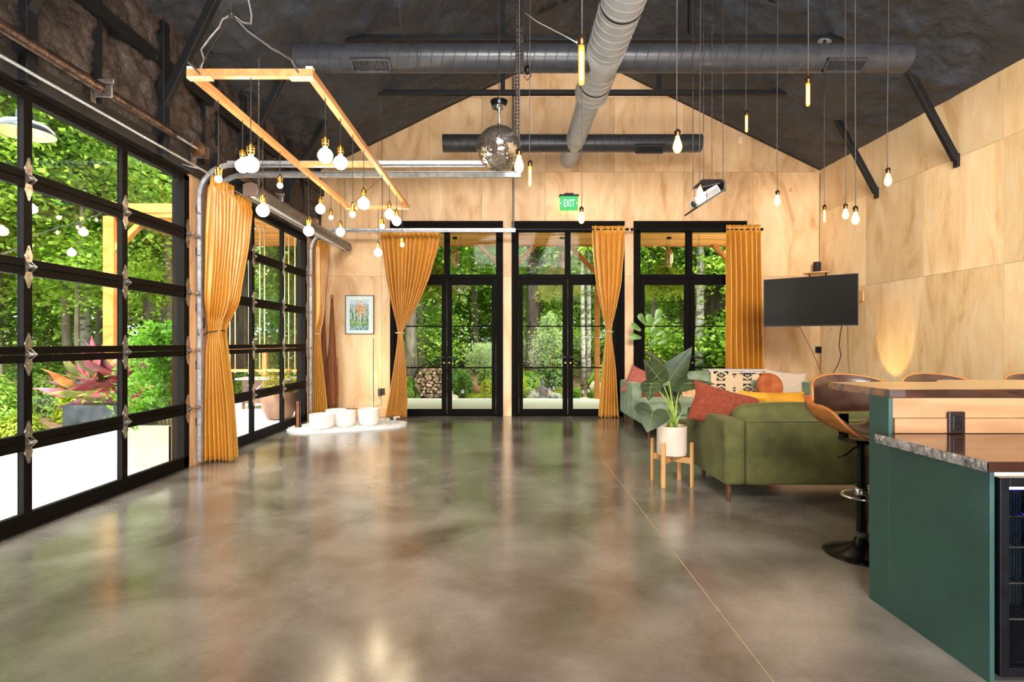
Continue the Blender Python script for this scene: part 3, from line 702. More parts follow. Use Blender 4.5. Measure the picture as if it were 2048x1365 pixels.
# ---------------------------------------------------------------- sofas
OLIVE = mat('olive_velvet', (62, 62, 26), (94, 92, 44), rough=.85, scale=6, sheen=.5, ramp=(.3, .7), detail=7, bump=.08, bscale=60)
OLIVE_LIT = mat('window_lit_velvet', (96, 112, 88), (132, 148, 122), rough=.85, scale=6, sheen=.6, detail=7, bump=.06, bscale=60)  # the olive sofa's fabric, with window light put into a paler colour
LEGW = mat('walnut_leg', (76, 44, 28), (100, 62, 40), rough=.4, scale=20)
def puff(mb, x0, y0, z0, x1, y1, z1, e=.05, nx=16, ny=10, bulge=.02):
    # soft cushion: rounded box with crowned faces
    c = V(((x0 + x1) / 2, (y0 + y1) / 2, (z0 + z1) / 2)); h = V((abs(x1 - x0) / 2, abs(y1 - y0) / 2, abs(z1 - z0) / 2))
    bm_v = []; idx = {}; fs = []
    def vert(p):
        k = tuple(round(q, 4) for q in p)
        if k not in idx: idx[k] = len(bm_v); bm_v.append(p)
        return idx[k]
    N = 10
    def st(i): return math.sin((i / N - .5) * PI) 
    for ax in range(3):
        for s in (-1, 1):
            for i in range(N):
                for j in range(N):
                    q = []
                    for (a, b) in ((i, j), (i + 1, j), (i + 1, j + 1), (i, j + 1)):
                        p = [0, 0, 0]; p[ax] = s; p[(ax + 1) % 3] = st(a); p[(ax + 2) % 3] = st(b); q.append(vert(tuple(p)))
                    fs.append(tuple(q if s > 0 else q[::-1]))
    out = []
    for p in bm_v:
        w = V((p[0] * h.x, p[1] * h.y, p[2] * h.z)); inn = V([max(-h[i] + e, min(h[i] - e, w[i])) for i in range(3)])
        d = w - inn
        if d.length > 1e-6: w = inn + d.normalized() * e
        b = V([p[i] * bulge * math.prod(math.cos(p[j] * PI / 2 * .95) for j in range(3) if j != i) for i in range(3)])
        out.append(c + w + b)
    return mb.add(out, fs)
def legs(root, pts, z=.15):
    for (x, y) in pts: MB().lathe([(.013, 0), (.025, z)], (x, y, 0), 14).build('leg', LEGW, root, smooth='auto')
s2 = thing('sofa', 'olive green velvet chaise sofa, its flat back towards the camera', 'sofa', (2.85, 4.8, 0))
X0, X1, Y0 = 1.75, 3.95, 4.33
MB().box(X0 + .17, Y0, .15, X1 - .17, Y0 + .17, .668).build('back', OLIVE, s2, bevel=.025, seg=3)
MB().box(X0, Y0, .15, X0 + .168, Y0 + .93, .675).build('arm', OLIVE, s2, bevel=.03, seg=3)
MB().box(X1 - .168, Y0, .15, X1, Y0 + .93, .675).build('arm', OLIVE, s2, bevel=.03, seg=3)
MB().box(X0 + .17, Y0 + .17, .15, X1 - .17, Y0 + .93, .30).build('base', OLIVE, s2, bevel=.02)
MB().box(X0 + .06, Y0 + .935, .15, X0 + .95, Y0 + 1.62, .30).build('chaise_base', OLIVE, s2, bevel=.02)
puff(MB(), X0 + .06, Y0 + .94, .30, X0 + .96, Y0 + 1.64, .46).build('chaise_cushion', OLIVE, s2, smooth=True)
puff(MB(), X0 + .17, Y0 + .17, .30, X0 + 1.1, Y0 + .95, .46).build('seat_cushion', OLIVE, s2, smooth=True)
puff(MB(), X0 + 1.1, Y0 + .17, .30, X1 - .17, Y0 + .95, .46).build('seat_cushion', OLIVE, s2, smooth=True)
puff(MB(), X0 + .19, Y0 + .15, .44, X0 + 1.1, Y0 + .36, .765, .08, bulge=.03).build('back_cushion', OLIVE, s2, smooth=True)
puff(MB(), X0 + 1.11, Y0 + .15, .44, X1 - .18, Y0 + .36, .76, .08, bulge=.03).build('back_cushion', OLIVE, s2, smooth=True)
MB().tube([(X0 + .2, Y0 - .002, .664), (X1 - .2, Y0 - .002, .664)], .004, 6).build('piping', OLIVE, s2)
legs(s2, [(X0 + .06, Y0 + .07), (X1 - .06, Y0 + .07), (X0 + .12, Y0 + 1.5), (X0 + .85, Y0 + 1.5), (X1 - .06, Y0 + .85), (X0 + .14, Y0 + .85)])
s1f = thing('sofa', 'green velvet sofa with chaise along the back wall, painted paler for window light', 'sofa', (3.3, 8.3, 0))
X0, X1, Y1 = 1.88, 4.72, 8.97
MB().box(X0 + .16, Y1 - .17, .15, X1 - .16, Y1, .70).build('back', OLIVE_LIT, s1f, bevel=.025, seg=3)
MB().box(X0, Y1 - .86, .15, X0 + .158, Y1, .685).build('arm', OLIVE_LIT, s1f, bevel=.035, seg=3)
MB().box(X1 - .158, Y1 - .86, .15, X1, Y1, .69).build('arm', OLIVE_LIT, s1f, bevel=.035, seg=3)
MB().box(X0 + .16, Y1 - .86, .15, X1 - .16, Y1 - .17, .30).build('base', OLIVE_LIT, s1f, bevel=.02)
MB().box(X0 + .01, Y1 - 1.68, .15, X0 + .98, Y1 - .87, .30).build('chaise_base', OLIVE_LIT, s1f, bevel=.02)
puff(MB(), X0 + .02, Y1 - 1.70, .30, X0 + .98, Y1 - .86, .47).build('chaise_cushion', OLIVE_LIT, s1f, smooth=True)
for a, b in ((X0 + .17, X0 + 1.0), (X0 + 1.0, X0 + 1.85), (X0 + 1.85, X1 - .17)):
    puff(MB(), a, Y1 - .87, .30, b, Y1 - .16, .46).build('seat_cushion', OLIVE_LIT, s1f, smooth=True)
    puff(MB(), a, Y1 - .36, .44, b, Y1 - .14, .82, .08, bulge=.03).build('back_cushion', OLIVE_LIT, s1f, smooth=True)
legs(s1f, [(X0 + .07, Y1 - .08), (X0 + .06, Y1 - 1.60), (X0 + .9, Y1 - 1.60), (X1 - .06, Y1 - .08), (X1 - .06, Y1 - .78)])

def pillow(label, c, w, h, t, M, rot=(0, 0, 0), wr=0, name='throw_pillow'):
    R = Matrix.Rotation(rot[2], 3, 'Z') @ Matrix.Rotation(rot[0], 3, 'X') @ Matrix.Rotation(rot[1], 3, 'Y'); N = 22; m = MB()
    for s in (-1, 1):
        def f(u, v, s=s):
            a, b = u * 2 - 1, v * 2 - 1
            x = a * (1 - .09 * (1 - b * b) * abs(a) ** 3) * w / 2; z = b * (1 - .11 * (1 - a * a) * abs(b) ** 3) * h / 2
            th = t / 2 * (max(0, (1 - a * a) * (1 - b * b))) ** .42
            if wr: th *= 1 + wr * noise.noise(V((a * 2.2 + c[0] * 3, b * 2.2, s))); x += wr * .02 * math.sin(b * 6)
            return V(c) + R @ V((x, s * th, z))
        m.grid(f, N, N)
        if s > 0: k = (N + 1) ** 2; m.f[-N * N:] = [tuple(reversed(q)) for q in m.f[-N * N:]]
    o = m.build(name, M, smooth=True); return tag(o, label, 'pillow')
RUST = mat('rust_boucle', (116, 46, 24), (138, 60, 36), rough=.9, scale=40, bump=.5, bscale=160, sheen=.3)
PINK = mat('dusty_pink_linen', (150, 76, 62), (172, 96, 80), rough=.9, scale=10, bump=.2, bscale=120)
MUST = mat('mustard_velvet', (176, 120, 8), (196, 140, 22), rough=.7, scale=5, sheen=.5, bump=.3, bscale=8)
CREAM = mat('cream_boucle', (200, 178, 158), (216, 198, 180), rough=.95, scale=40, bump=.5, bscale=140)
TANP = mat('tan_woven', (192, 138, 92), (226, 186, 140), rough=.9, scale=14)
pillow('dusty pink pillow in the left corner of the far sofa', P(1279, 766, 8.45), .46, .46, .16, PINK, (-.25, .35, -.5))
pillow('second pinkish rust pillow behind the potted plant leaves', P(1296, 785, 8.35), .44, .44, .15, RUST, (-.3, -.2, -.3))
pillow('tan patterned pillow on the far sofa, left of the blanket', P(1392, 784, 8.35), .5, .30, .14, TANP, (-.3, 0, .1))
pillow('large cream pillow at the right end of the far sofa', P(1571, 769, 8.42), .66, .42, .17, CREAM, (-.2, .12, .0))
pillow('rust orange pillow in the left corner of the olive sofa', P(1448, 817, 4.80), .60, .36, .15, RUST, (-.2, .28, -.05), .3)
pillow('mustard yellow pillow on the olive sofa', P(1548, 818, 4.84), .62, .32, .15, MUST, (-.15, .02, .06), .8)
def roundcush(label, c, r, t, M, rot):
    R = Matrix.Rotation(rot[2], 3, 'Z') @ Matrix.Rotation(rot[0], 3, 'X'); m = MB(); N = 96; prof = [(.0, .32), (.08, .36), (.25, .72), (.5, .97), (.75, .92), (.93, .62), (1.0, .0), (.93, -.62), (.75, -.92), (.5, -.97), (.25, -.72), (.08, -.36), (0, -.32)]
    vs = []
    for rr, zz in prof:
        for k in range(N):
            a = 2 * PI * k / N; pl = 1 + .05 * math.sin(a * 24 + rr * 2) * min(1, rr * 3); vs.append(V(c) + R @ V((r * rr * math.cos(a), -t / 2 * zz * pl, r * rr * math.sin(a))))
    fs = [(i * N + k, (i + 1) * N + k, (i + 1) * N + (k + 1) % N, i * N + (k + 1) % N) for i in range(len(prof) - 1) for k in range(N)]
    o = thing('round_pillow', label, 'pillow', tuple(c)); m.add(vs, fs); m.build('cover', M, o, smooth=True)
    MB().ball(V(c) + R @ V((0, -t * .22, 0)), .014, 10, 6).build('button', M, o, smooth=True)
ORV = mat('burnt_orange_velvet', (156, 74, 28), (184, 98, 46), rough=.7, scale=8, sheen=.6)
roundcush('round pleated orange velvet cushion leaning on the cream pillow', P(1539, 773, 8.17), .205, .13, ORV, (-.25, 0, .1))
roundcush('round pleated orange cushion half hidden behind the bar stool', P(1640, 822, 4.84), .19, .13, ORV, (-1.0, 0, .1))

# blanket with stepped diamonds, draped over the sofa back
BLC = [mat('blanket_cream', (214, 184, 146), (226, 200, 164), rough=.95, scale=60), mat('blanket_black', (26, 25, 27), (42, 40, 42), rough=.95, scale=60), mat('blanket_grey', (120, 116, 122), (150, 146, 150), rough=.95, scale=60), mat('blanket_white', (226, 222, 228), (236, 232, 236), rough=.95, scale=60)]
bx0, bx1 = P(1415, 0, 8.7).x, P(1530, 0, 8.7).x
def bl(u, v):
    x = bx0 + (bx1 - bx0) * u; s = v * .98
    wob = .012 * math.sin(u * 9 + v * 3)
    if s < .42: return (x, Y1 - .395 - .02 * math.cos(u * 5) + wob * .4, .43 + s)
    if s < .62:
        a = (s - .42) / .20 * PI / 2 * 1.0; return (x, Y1 - .395 + .12 * (1 - math.cos(a)) + wob * .3, .80 + .06 * math.sin(a))
    return (x, Y1 - .275 + (s - .62) * 1.0 * (1 if s < .8 else 0) + (.18 if s >= .8 else 0), .86 - (s - .8 if s >= .8 else 0) * 1.0)
NU, NV = 92, 60; m = MB().grid(bl, NU, NV)
def pat(u, v):
    # u 0..1 across, v from the lower front edge up
    s = v * .98
    if s > .47: return 3
    y = s / .47; band = 0
    cx_ = (u * 2.15 + .12) % 1.0; dx = abs(cx_ - .5) * 2            # two repeats, dx=0 in the middle of a dark hourglass
    yy = abs(((y - .10) / .84) % 1.0 - .5) * 2 if y > .1 else 1     # 0 in mid band
    k = (int(dx * 9) % 2) * .10
    yb = (y - .5); edge = .18 + abs(yb) * 1.25 + k
    c = 1 if (1 - dx) > (.72 - abs(yb) * .9) + k * .8 and abs(yb) < .47 and abs(yb) > .04 else 0
    for yc in (.26, .74):
        r = abs(dx) / .62 + abs(y - yc) / .17
        if r < 1: c = 0 if r > .62 or r < .28 else 1
        if r < .12: c = 1
        r2 = abs(1 - dx) / .16 + abs(y - yc) / .10
        if r2 < 1 and (int(y * 40) % 2): c = 1
    if y < .06: c = 1 if (int(u * 30) % 2) else 2
    if abs(yb) > .44: c = 2 if c else c
    return c
m.mi = [pat((i + .5) / NU, (j + .5) / NV) for j in range(NV) for i in range(NU)]
m.build('throw_blanket', BLC[0], mats=BLC, smooth=True, solid=.008)
tag(bpy.data.objects['throw_blanket'], 'black and cream patterned blanket draped over the far sofa back', 'blanket')

# ---------------------------------------------------------------- television, corner shelf, speaker, cables
tl, tr_ = P(1527, 560, 7.93), P(1716.5, 547, 7.17); zt_, zb_ = 2.218, 1.525
tv = thing('television', 'large black wall-mounted television angled across the right corner', 'television', ((tl.x + tr_.x) / 2, (tl.y + tr_.y) / 2 + .02, zb_))
dv = V((tr_.x - tl.x, tr_.y - tl.y, 0)); W_ = dv.length; dv.normalize(); nv_ = V((dv.y, -dv.x, 0)); nv_ = nv_ if nv_.y < 0 else -nv_
cc = V(((tl.x + tr_.x) / 2, (tl.y + tr_.y) / 2, (zt_ + zb_) / 2))
MB().obox(cc - nv_ * .022, dv * W_ / 2, nv_ * .02, V((0, 0, (zt_ - zb_) / 2))).build('housing', mat('tv_bezel', (26, 27, 30), (34, 35, 38), rough=.3), tv, bevel=.004)
MB().obox(cc + V((0, 0, .004)), dv * (W_ / 2 - .008), nv_ * .002, V((0, 0, (zt_ - zb_) / 2 - .012))).build('screen', mat('tv_screen', (9, 9, 10), (12, 12, 13), rough=.3, spec=.2), tv)
MB().obox(cc - nv_ * .1, dv * .2, nv_ * .06, V((0, 0, .15))).beam(cc - nv_ * .15, (5.30, 9.2, cc.z), .05, .05).beam((5.30, 9.2, cc.z), (5.505, 9.1, cc.z), .04, .1).build('wall_mount', BLM, tv)
tag(MB().obox(P(1723, 593, 8.35) + V((-.01, 0, 0)), (.012, 0, 0), (0, .06, 0), (0, 0, .075)).build('mount_block', mat('pine_block', (204, 158, 104), (222, 178, 126), rough=.6, scale=8)), 'small pale wooden block on the wall right of the television', 'block')
# corner shelf
c = V((5.47, 9.45, P(0, 546, 9.3).z))
sh = thing('corner_shelf', 'small light wood corner shelf above the television', 'shelf', tuple(c))
arc = [V((XR - .006, YB - .006, c.z))] + [V((XR - .006 - .30 * math.sin(a), YB - .006 - .30 * math.cos(a), c.z)) for a in np.linspace(0, PI / 2, 12)]
MB().prism(arc, (0, 0, .016)).build('board', mat('shelf_wood', (190, 142, 92), (212, 166, 116), rough=.5, scale=9), sh)
for x, y in ((XR - .2, YB - .02), (XR - .02, YB - .2)): MB().box(x - .008, y - .008, c.z - .045, x + .008, y + .008, c.z).build('bracket', BLM, sh)
sp = thing('speaker', 'small black cylindrical speaker on the corner shelf', 'speaker', (5.36, 9.33, c.z + .016))
MB().lathe([(.055, 0), (.06, .006), (.06, .165), (.052, .172), (0, .17)], (5.36, 9.33, c.z + .018), 28).build('body', mat('speaker_cloth', (26, 25, 26), (36, 34, 34), rough=.8, scale=120, bump=.3), sp, smooth='auto')
MB().lathe([(.061, .12), (.0612, .13)], (5.36, 9.33, c.z + .018), 28).build('trim_ring', BLM, sp)
MB().tube([(XR - .03, YB - .02, c.z + .02), (XR - .025, YB - .02, 3.2), (XR - .02, YB - .02, EZ - .05)], .004, 5).build('cable', CORD, sp)
pl = P(1637, 700, YB); t = thing('control_box', 'small square black box in the right corner below the television', 'control box', (pl.x, YB - .02, pl.z))
MB().box(pl.x - .06, YB - .035, pl.z - .055, pl.x + .055, YB - .001, pl.z + .055).build('housing', BLM, t, bevel=.004)
MB().tube([(pl.x + .03, YB - .012, pl.z - .05), (pl.x + .03, YB - .012, .82), (pl.x + .06, YB - .02, .75)], .004, 5).build('cable', CORD, t)
def cable(label, pts, r=.004, M=CORD, name='cable'):
    return tag(MB().tube(pts, r, 6).build(name, M, smooth=True), label, 'cable')
cable('thin black cable slanting from the television down to the corner', [tl + dv * .42 + V((0, .1, -.68)), P(1600, 655, 8.4), P(1625, 705, 9.0), P(1650, 765, 9.35)])
cable('wavy black cable hanging from the right side of the television', [P(1684, 650, 7.4), P(1681, 665, 7.6), P(1678, 690, 7.9), P(1682, 712, 8.1), P(1675, 732, 8.2), P(1667, 745, 8.25), P(1666, 770, 8.25)], .006)
cable('thin cable hanging straight down the right wall below the television', [V((5.49, 8.7, 1.56)), V((5.49, 8.68, 1.0)), V((5.49, 8.6, .6))], .003)
u_ = thing('wall_plate', 'blank cream wall plate high on the back wall under the roof', 'wall plate', tuple(P(1480.5, 281, YB)))
c = P(1480.5, 281, YB); MB().box(c.x - .037, YB - .008, c.z - .06, c.x + .037, YB - .001, c.z + .06).build('plate', mat('cream_plastic', (226, 198, 162), rough=.4), u_, bevel=.003)
MB().cyl((c.x, YB - .01, c.z + .04), (c.x, YB - .007, c.z + .04), .005, n=8).cyl((c.x, YB - .01, c.z - .04), (c.x, YB - .007, c.z - .04), .005, n=8).build('screw', ZINC, u_)
# uplight on the floor behind the bar stools throwing a glow up the right wall
u_ = thing('floor_uplight', 'small black spotlight on the floor by the right wall, hidden behind the bar', 'lamp', (4.7, 7.67, 0))
MB().lathe([(.06, 0), (.06, .01), (.02, .014), (.02, .06), (.045, .08), (.045, .16), (.04, .16), (.03, .1)], (4.7, 7.67, .1), 20).build('housing', BLM, u_, smooth='auto')
sl = bpy.data.lights.new('uplight_beam', 'SPOT'); sl.energy = 42; sl.spot_size = .62; sl.spot_blend = .35; sl.color = (1, .62, .16); sl.shadow_soft_size = .02
so = bpy.data.objects.new('uplight_beam', sl); COL.objects.link(so); so.location = (0, 0, .30); so.parent = u_
so.rotation_euler = V((.81, 0, .95)).to_track_quat('-Z', 'Y').to_euler()

# ---------------------------------------------------------------- exit sign
c = P(1138, 407, YB - .07); ex = thing('exit_sign', 'green illuminated EXIT sign above the middle French doors', 'exit sign', (c.x, c.y, c.z - .12))
MB().box(c.x - .17, c.y - .02, c.z + .125, c.x + .17, YB - .002, c.z + .155).box(c.x - .08, c.y - .02, c.z + .15, c.x + .08, YB - .002, c.z + .178).build('housing', BLM, ex, bevel=.004)
MB().box(c.x - .155, c.y - .004, c.z - .118, c.x + .155, c.y + .004, c.z + .125).build('panel', emit_mat('sign_green', (.10, .62, .20), 1.1), ex, bevel=.003)
wht = emit_mat('sign_white', (.72, 1.0, .78), 1.25)
def text(s, size, c, M, parent, name='lettering', sx_=1, rot=(PI / 2, 0, 0)):
    cu = bpy.data.curves.new('t', 'FONT'); cu.body = s; cu.size = size; cu.align_x = 'CENTER'; cu.align_y = 'CENTER'; cu.extrude = .001; cu.offset = size * .015; cu.resolution_u = 3
    to = bpy.data.objects.new('t', cu); COL.objects.link(to); bpy.context.view_layer.update()
    me = bpy.data.meshes.new_from_object(to.evaluated_get(bpy.context.evaluated_depsgraph_get())); bpy.data.objects.remove(to); bpy.data.curves.remove(cu)
    me.materials.clear(); me.materials.append(M)
    o = bpy.data.objects.new(name, me); COL.objects.link(o); o.parent = parent; o.location = V(c) - RL[parent.name_full]; o.rotation_euler = rot; o.scale = (sx_, 1.35, 1); RL[o.name_full] = V(c); return o
text('EXIT', .135, (c.x, c.y - .0065, c.z - .004), wht, ex, sx_=.72)
m = MB()
for s in (-1, 1):
    x = c.x + s * .14
    m.prism([(x, c.y - .0075, c.z), (x - s * .02, c.y - .0075, c.z + .028), (x - s * .012, c.y - .0075, c.z + .028), (x + s * .008, c.y - .0075, c.z), (x - s * .012, c.y - .0075, c.z - .028), (x - s * .02, c.y - .0075, c.z - .028)], (0, .002, 0))
m.build('arrow', wht, ex)
gl = bpy.data.lights.new('exit_glow', 'AREA'); gl.shape = 'RECTANGLE'; gl.size = .3; gl.size_y = .22; gl.energy = .5; gl.color = (.15, 1, .3)
go_ = bpy.data.objects.new('exit_glow', gl); COL.objects.link(go_); go_.parent = ex; go_.location = (0, .01, .12); go_.rotation_euler = (PI / 2, 0, 0)

# ---------------------------------------------------------------- curtains
VELV = mat('ochre_velvet', (186, 120, 26), (210, 146, 46), rough=.36, scale=3, stretch=(1, 1, .6), sheen=.9, detail=4, bump=.06, bscale=9, ramp=(.2, .8), spec=.9)
LIN = mat('curtain_lining', (206, 160, 100), (222, 178, 118), rough=.8, scale=10)
def curtain(name, label, keys, nf, amp, M=VELV, seed=0, n2=None, header=True, group=None):
    # keys: (z, (x,y) start, (x,y) end, fold amplitude) from top to bottom
    keys = sorted(keys, key=lambda k: -k[0]); nv = 70; nu = nf * 10; zt, zb = keys[0][0], keys[-1][0]
    rg = random.Random(seed); ph = [rg.uniform(-.5, .5) for _ in range(nf + 2)]; am = [rg.uniform(.6, 1.25) for _ in range(nf + 2)]
    def at(z):
        for i in range(len(keys) - 1):
            a, b = keys[i], keys[i + 1]
            if a[0] >= z >= b[0]:
                t = (a[0] - z) / (a[0] - b[0]) if a[0] > b[0] else 0; 
                return [V(a[1]).lerp(V(b[1]), t), V(a[2]).lerp(V(b[2]), t), a[3] + (b[3] - a[3]) * t]
        return [V(keys[-1][1]), V(keys[-1][2]), keys[-1][3]]
    rows = [at(zt + (zb - zt) * j / nv) for j in range(nv + 1)]
    for _ in range(2):   # soften the key corners
        rows = [rows[0]] + [[(rows[j - 1][k] + rows[j][k] * 2 + rows[j + 1][k]) / 4 for k in range(3)] for j in range(1, nv)] + [rows[-1]]
    m = MB()
    def f(u, v):
        j = round(v * nv); A, B, am_ = rows[j]; d = (B - A); L = d.length; d.normalize(); n = V((-d.y, d.x))
        t = u * nf; i = int(t); fr = t - i; a_ = am[i] * (1 - fr) + am[i + 1] * fr; p_ = ph[i] * (1 - fr) + ph[i + 1] * fr
        w = math.sin(2 * PI * t + p_ * 1.5 + .5 * math.sin(v * 3 + i)); w = math.copysign(abs(w) ** .9, w)
        k = a_ * am_ * amp * w; z = zt + (zb - zt) * v
        if header and v < .035: k *= .5 + .5 * math.cos(u * nf * 4 * PI) * .8
        q = A + d * (L * u + .05 * L / nf * math.sin(4 * PI * t + p_)) + n * (k + .01 * math.sin(v * 11 + u * 5))
        if v == 0: z += .006 * math.sin(u * nf * 12)
        return (q.x, q.y, z + .012 * math.sin(2 * PI * t) * (v > .97))
    m.grid(f, nu, nv); r = thing(name, label, 'curtain', (keys[0][1][0], keys[0][1][1], 0), group)
    m.build('cloth', M, r, smooth=True, solid=.004)
    m = MB(); 
    return r
def K(py, xl, xr, am, d):   # key row for a curtain hanging along the back wall
    return (P(0, py, d).z if py < 833 else .012, (P(xl, 0, d).x, d), (P(xr, 0, d).x, d), am)
d = 9.31
A = curtain('curtain', 'ochre velvet curtain spread wide at the left French door and tied in', [K(457, 761, 883, .6, d), K(500, 765, 876, .75, d), K(560, 774, 858, .7, d), K(610, 784, 836, .6, d), K(648, 793, 815, .5, d), K(666, 796, 804, .35, d), K(682, 795, 808, .4, d), K(740, 787, 813, .8, d), K(800, 778, 816, 1, d), K(836, 772, 815, 1.1, d)], 13, .07, seed=1)
B_ = curtain('curtain', 'narrow ochre velvet curtain tied at the waist, right of the middle French door', [K(452, 1184, 1250, .7, d), K(500, 1186, 1249, .8, d), K(570, 1193, 1243, .7, d), K(625, 1204, 1231, .6, d), K(650, 1210, 1224, .5, d), K(664, 1213, 1221, .4, d), K(680, 1211, 1224, .5, d), K(740, 1205, 1232, .8, d), K(836, 1197, 1238, 1.1, d)], 6, .07, seed=2)
C_ = curtain('curtain', 'straight ochre velvet curtain beside the right French door, behind the sofa', [K(450, 1452, 1521, .8, d), K(560, 1452, 1524, 1, d), K(700, 1452, 1527, 1, d), K(836, 1452, 1529, 1, d)], 7, .075, seed=3)
for r, px, py, w in ((A, 800, 666, 9), (B_, 1217, 664, 9)):
    c = P(px, py, d); a = w * d / F
    MB().tube([(c.x + a * math.cos(t_), c.y + .05 * math.sin(t_), c.z) for t_ in np.linspace(0, 2 * PI, 17)[:-1]], .011, 6, closed=True).build('tie_band', mat('tie_gold_cord', (190, 160, 120), (216, 190, 150), rough=.6, scale=80), r)
E1 = curtain('curtain', 'ochre velvet curtain between the garage doors, its left panel in front', [(3.03, (-3.05, 5.60), (-3.05, 6.0), .9), (2.4, (-3.09, 5.6), (-3.05, 5.98), .9), (1.75, (-3.17, 5.68), (-3.06, 5.93), .8), (1.42, (-3.23, 5.86), (-3.09, 5.84), .5), (1.2, (-3.25, 5.83), (-3.05, 5.84), .7), (.6, (-3.27, 5.84), (-3.0, 5.86), .9), (.02, (-3.275, 5.85), (-2.975, 5.88), 1.1)], 7, .05, seed=4)
E2 = curtain('curtain', 'second ochre panel between the garage doors, its right top standing clear', [(2.97, (-3.03, 6.08), (-3.03, 6.40), .9), (2.4, (-3.06, 6.02), (-3.04, 6.34), .9), (1.75, (-3.12, 5.98), (-3.05, 6.15), .8), (1.43, (-3.2, 5.93), (-3.09, 5.95), .5), (1.2, (-3.22, 5.93), (-3.06, 5.95), .6), (.6, (-3.24, 5.95), (-3.02, 5.98), .8), (.02, (-3.25, 5.97), (-2.99, 6.0), 1.0)], 5, .045, seed=5)
D_ = curtain('curtain', 'slim ochre velvet curtain tied back in the far left corner', [(2.97, (-3.06, 8.80), (-3.06, 9.27), .8), (2.4, (-3.08, 8.85), (-3.08, 9.22), .8), (1.8, (-3.13, 8.95), (-3.1, 9.15), .7), (1.44, (-3.22, 9.08), (-3.13, 9.1), .5), (1.1, (-3.24, 9.08), (-3.11, 9.1), .7), (.5, (-3.27, 9.1), (-3.06, 9.14), .9), (.02, (-3.28, 9.12), (-3.02, 9.16), 1.1)], 7, .045, seed=6)
MB().tube([(-3.16 + .085 * math.cos(a), 5.88 + .08 * math.sin(a), 1.415 + .012 * math.cos(a)) for a in np.linspace(0, 2 * PI, 17)[:-1]], .006, 6, closed=True).tube([(-3.235, 5.86, 1.405), (-3.26, 5.78, 1.36), (-3.27, 5.735, 1.38), (-3.275, 5.73, 1.46)], .006, 6).build('tie_cord', CORD, E1)
MB().tube([(-3.175 + .055 * math.cos(a), 9.09 + .05 * math.sin(a), 1.44) for a in np.linspace(0, 2 * PI, 17)[:-1]], .008, 6, closed=True).build('tie_band', MATS['tie_gold_cord'], D_)
hk = thing('tieback_hook', 'black tieback hook on the timber left of the tied garage curtain', 'hook', (-3.28, 5.78, 1.4))
MB().box(XL + .012, 5.775, 1.42, XL + .022, 5.815, 1.60).tube([(XL + .02, 5.79, 1.58), (XL + .06, 5.79, 1.55), (XL + .06, 5.79, 1.46), (XL + .03, 5.79, 1.43)], .009, 8).build('hook_body', BLM, hk)
def rod(label, p0, p1, r, M, br=(), fin=True):
    t = thing('curtain_rod', label, 'curtain rod', tuple(p0)); p0, p1 = V(p0), V(p1)
    MB().cyl(p0, p1, r, n=12).build('rod', M, t, smooth='auto')
    if fin:
        for p in (p0, p1): MB().ball(p, r * 2.4, 12, 8).build('finial', M, t, smooth=True)
    for b in br: MB().cyl(b[0], b[1], r * .6, n=8).build('bracket', M, t)
zr = P(0, 459, d).z
for a, b, lab in ((752, 1009, 'black curtain rod over the left French door'), (1019, 1255, 'black curtain rod over the middle French door'), (1264, 1524, 'black curtain rod over the right French door')):
    xa, xb = P(a, 0, d).x, P(b, 0, d).x
    rod(lab, (xa, d, zr), (xb, d, zr), .011, BLM, [((x, d, zr), (x, YB, zr)) for x in (xa + .03, xb - .03)])
WROD = mat('pale_steel_rod', (206, 206, 212), (228, 228, 232), rough=.25, metal=.8)
rod('long pale steel curtain rod in front of the nearer garage door', (-3.05, YF + .1, 3.03), (-3.05, 6.0, 3.03), .011, WROD, [((-3.05, y, 3.03), (XL + .06, y, 3.08)) for y in (.5, 3.0, 5.4)], False)
rod('pale steel curtain rod in front of the farther garage door', (-3.05, 6.02, 3.0), (-3.05, 9.4, 3.0), .011, WROD, [((-3.05, y, 3.0), (XL + .06, y, 3.06)) for y in (6.5, 9.3)], False)

# ---------------------------------------------------------------- torsion springs, screen housing
def torsion(label, y0, y1, ym, ye):
    t = thing('torsion_spring', label, 'spring', (-3.14, y0, 3.2)); X, Z = -3.13, 3.26
    MB().cyl((X, y0, Z), (X, ye + .1, Z), .013, n=10).build('shaft', GALV, t, smooth='auto')
    for k, (a, b, r) in enumerate(((y0, ym - .03, .043), (ym + .05, y1, .036))):
        m = MB(); n = 14; L = b - a; turns = int(L / .016); pts = []
        prof = []
        for i in range(turns): prof += [(r - .004, a + i * .016), (r, a + i * .016 + .005), (r, a + i * .016 + .011)]
        m.lathe([(q[0], q[1]) for q in prof], (X, 0, Z), n, (0, 1, 0)); m.build('coil', mat('spring_steel', (64, 50, 43), (112, 88, 76), rough=.34, metal=.8, scale=12), t, smooth='auto')
    m = MB().box(XL + .08, ym - .02, Z - .09, XL + .09, ym + .03, Z + .1).obox((X + .0, ym, Z), (.07, 0, 0), (0, .006, 0), (0, 0, .055)).box(X - .03, ym - .03, Z + .04, X + .1, ym - .022, Z + .075)
    m.build('center_bracket', ZINC, t, bevel=.003)
    MB().lathe([(.05, 0), (.075, .005), (.075, .015), (.055, .02), (.058, .05), (.062, .055), (.03, .06)], (X, ye - .03, Z), 26, (0, 1, 0)).build('cable_drum', mat('drum_bronze', (116, 78, 52), (150, 106, 76), rough=.4, metal=.8), t, smooth='auto')
    MB().box(XL + .06, ye + .05, Z - .12, XL + .07, ye + .13, Z + .1).box(XL + .06, ye + .085, Z - .06, X + .05, ye + .093, Z + .06).build('end_bracket', ZINC, t)
torsion('torsion spring shaft over the nearer garage door', 2.6, 5.1, 4.2, 5.50)
torsion('torsion spring shaft over the farther garage door', 6.3, 8.4, 7.4, 8.8)
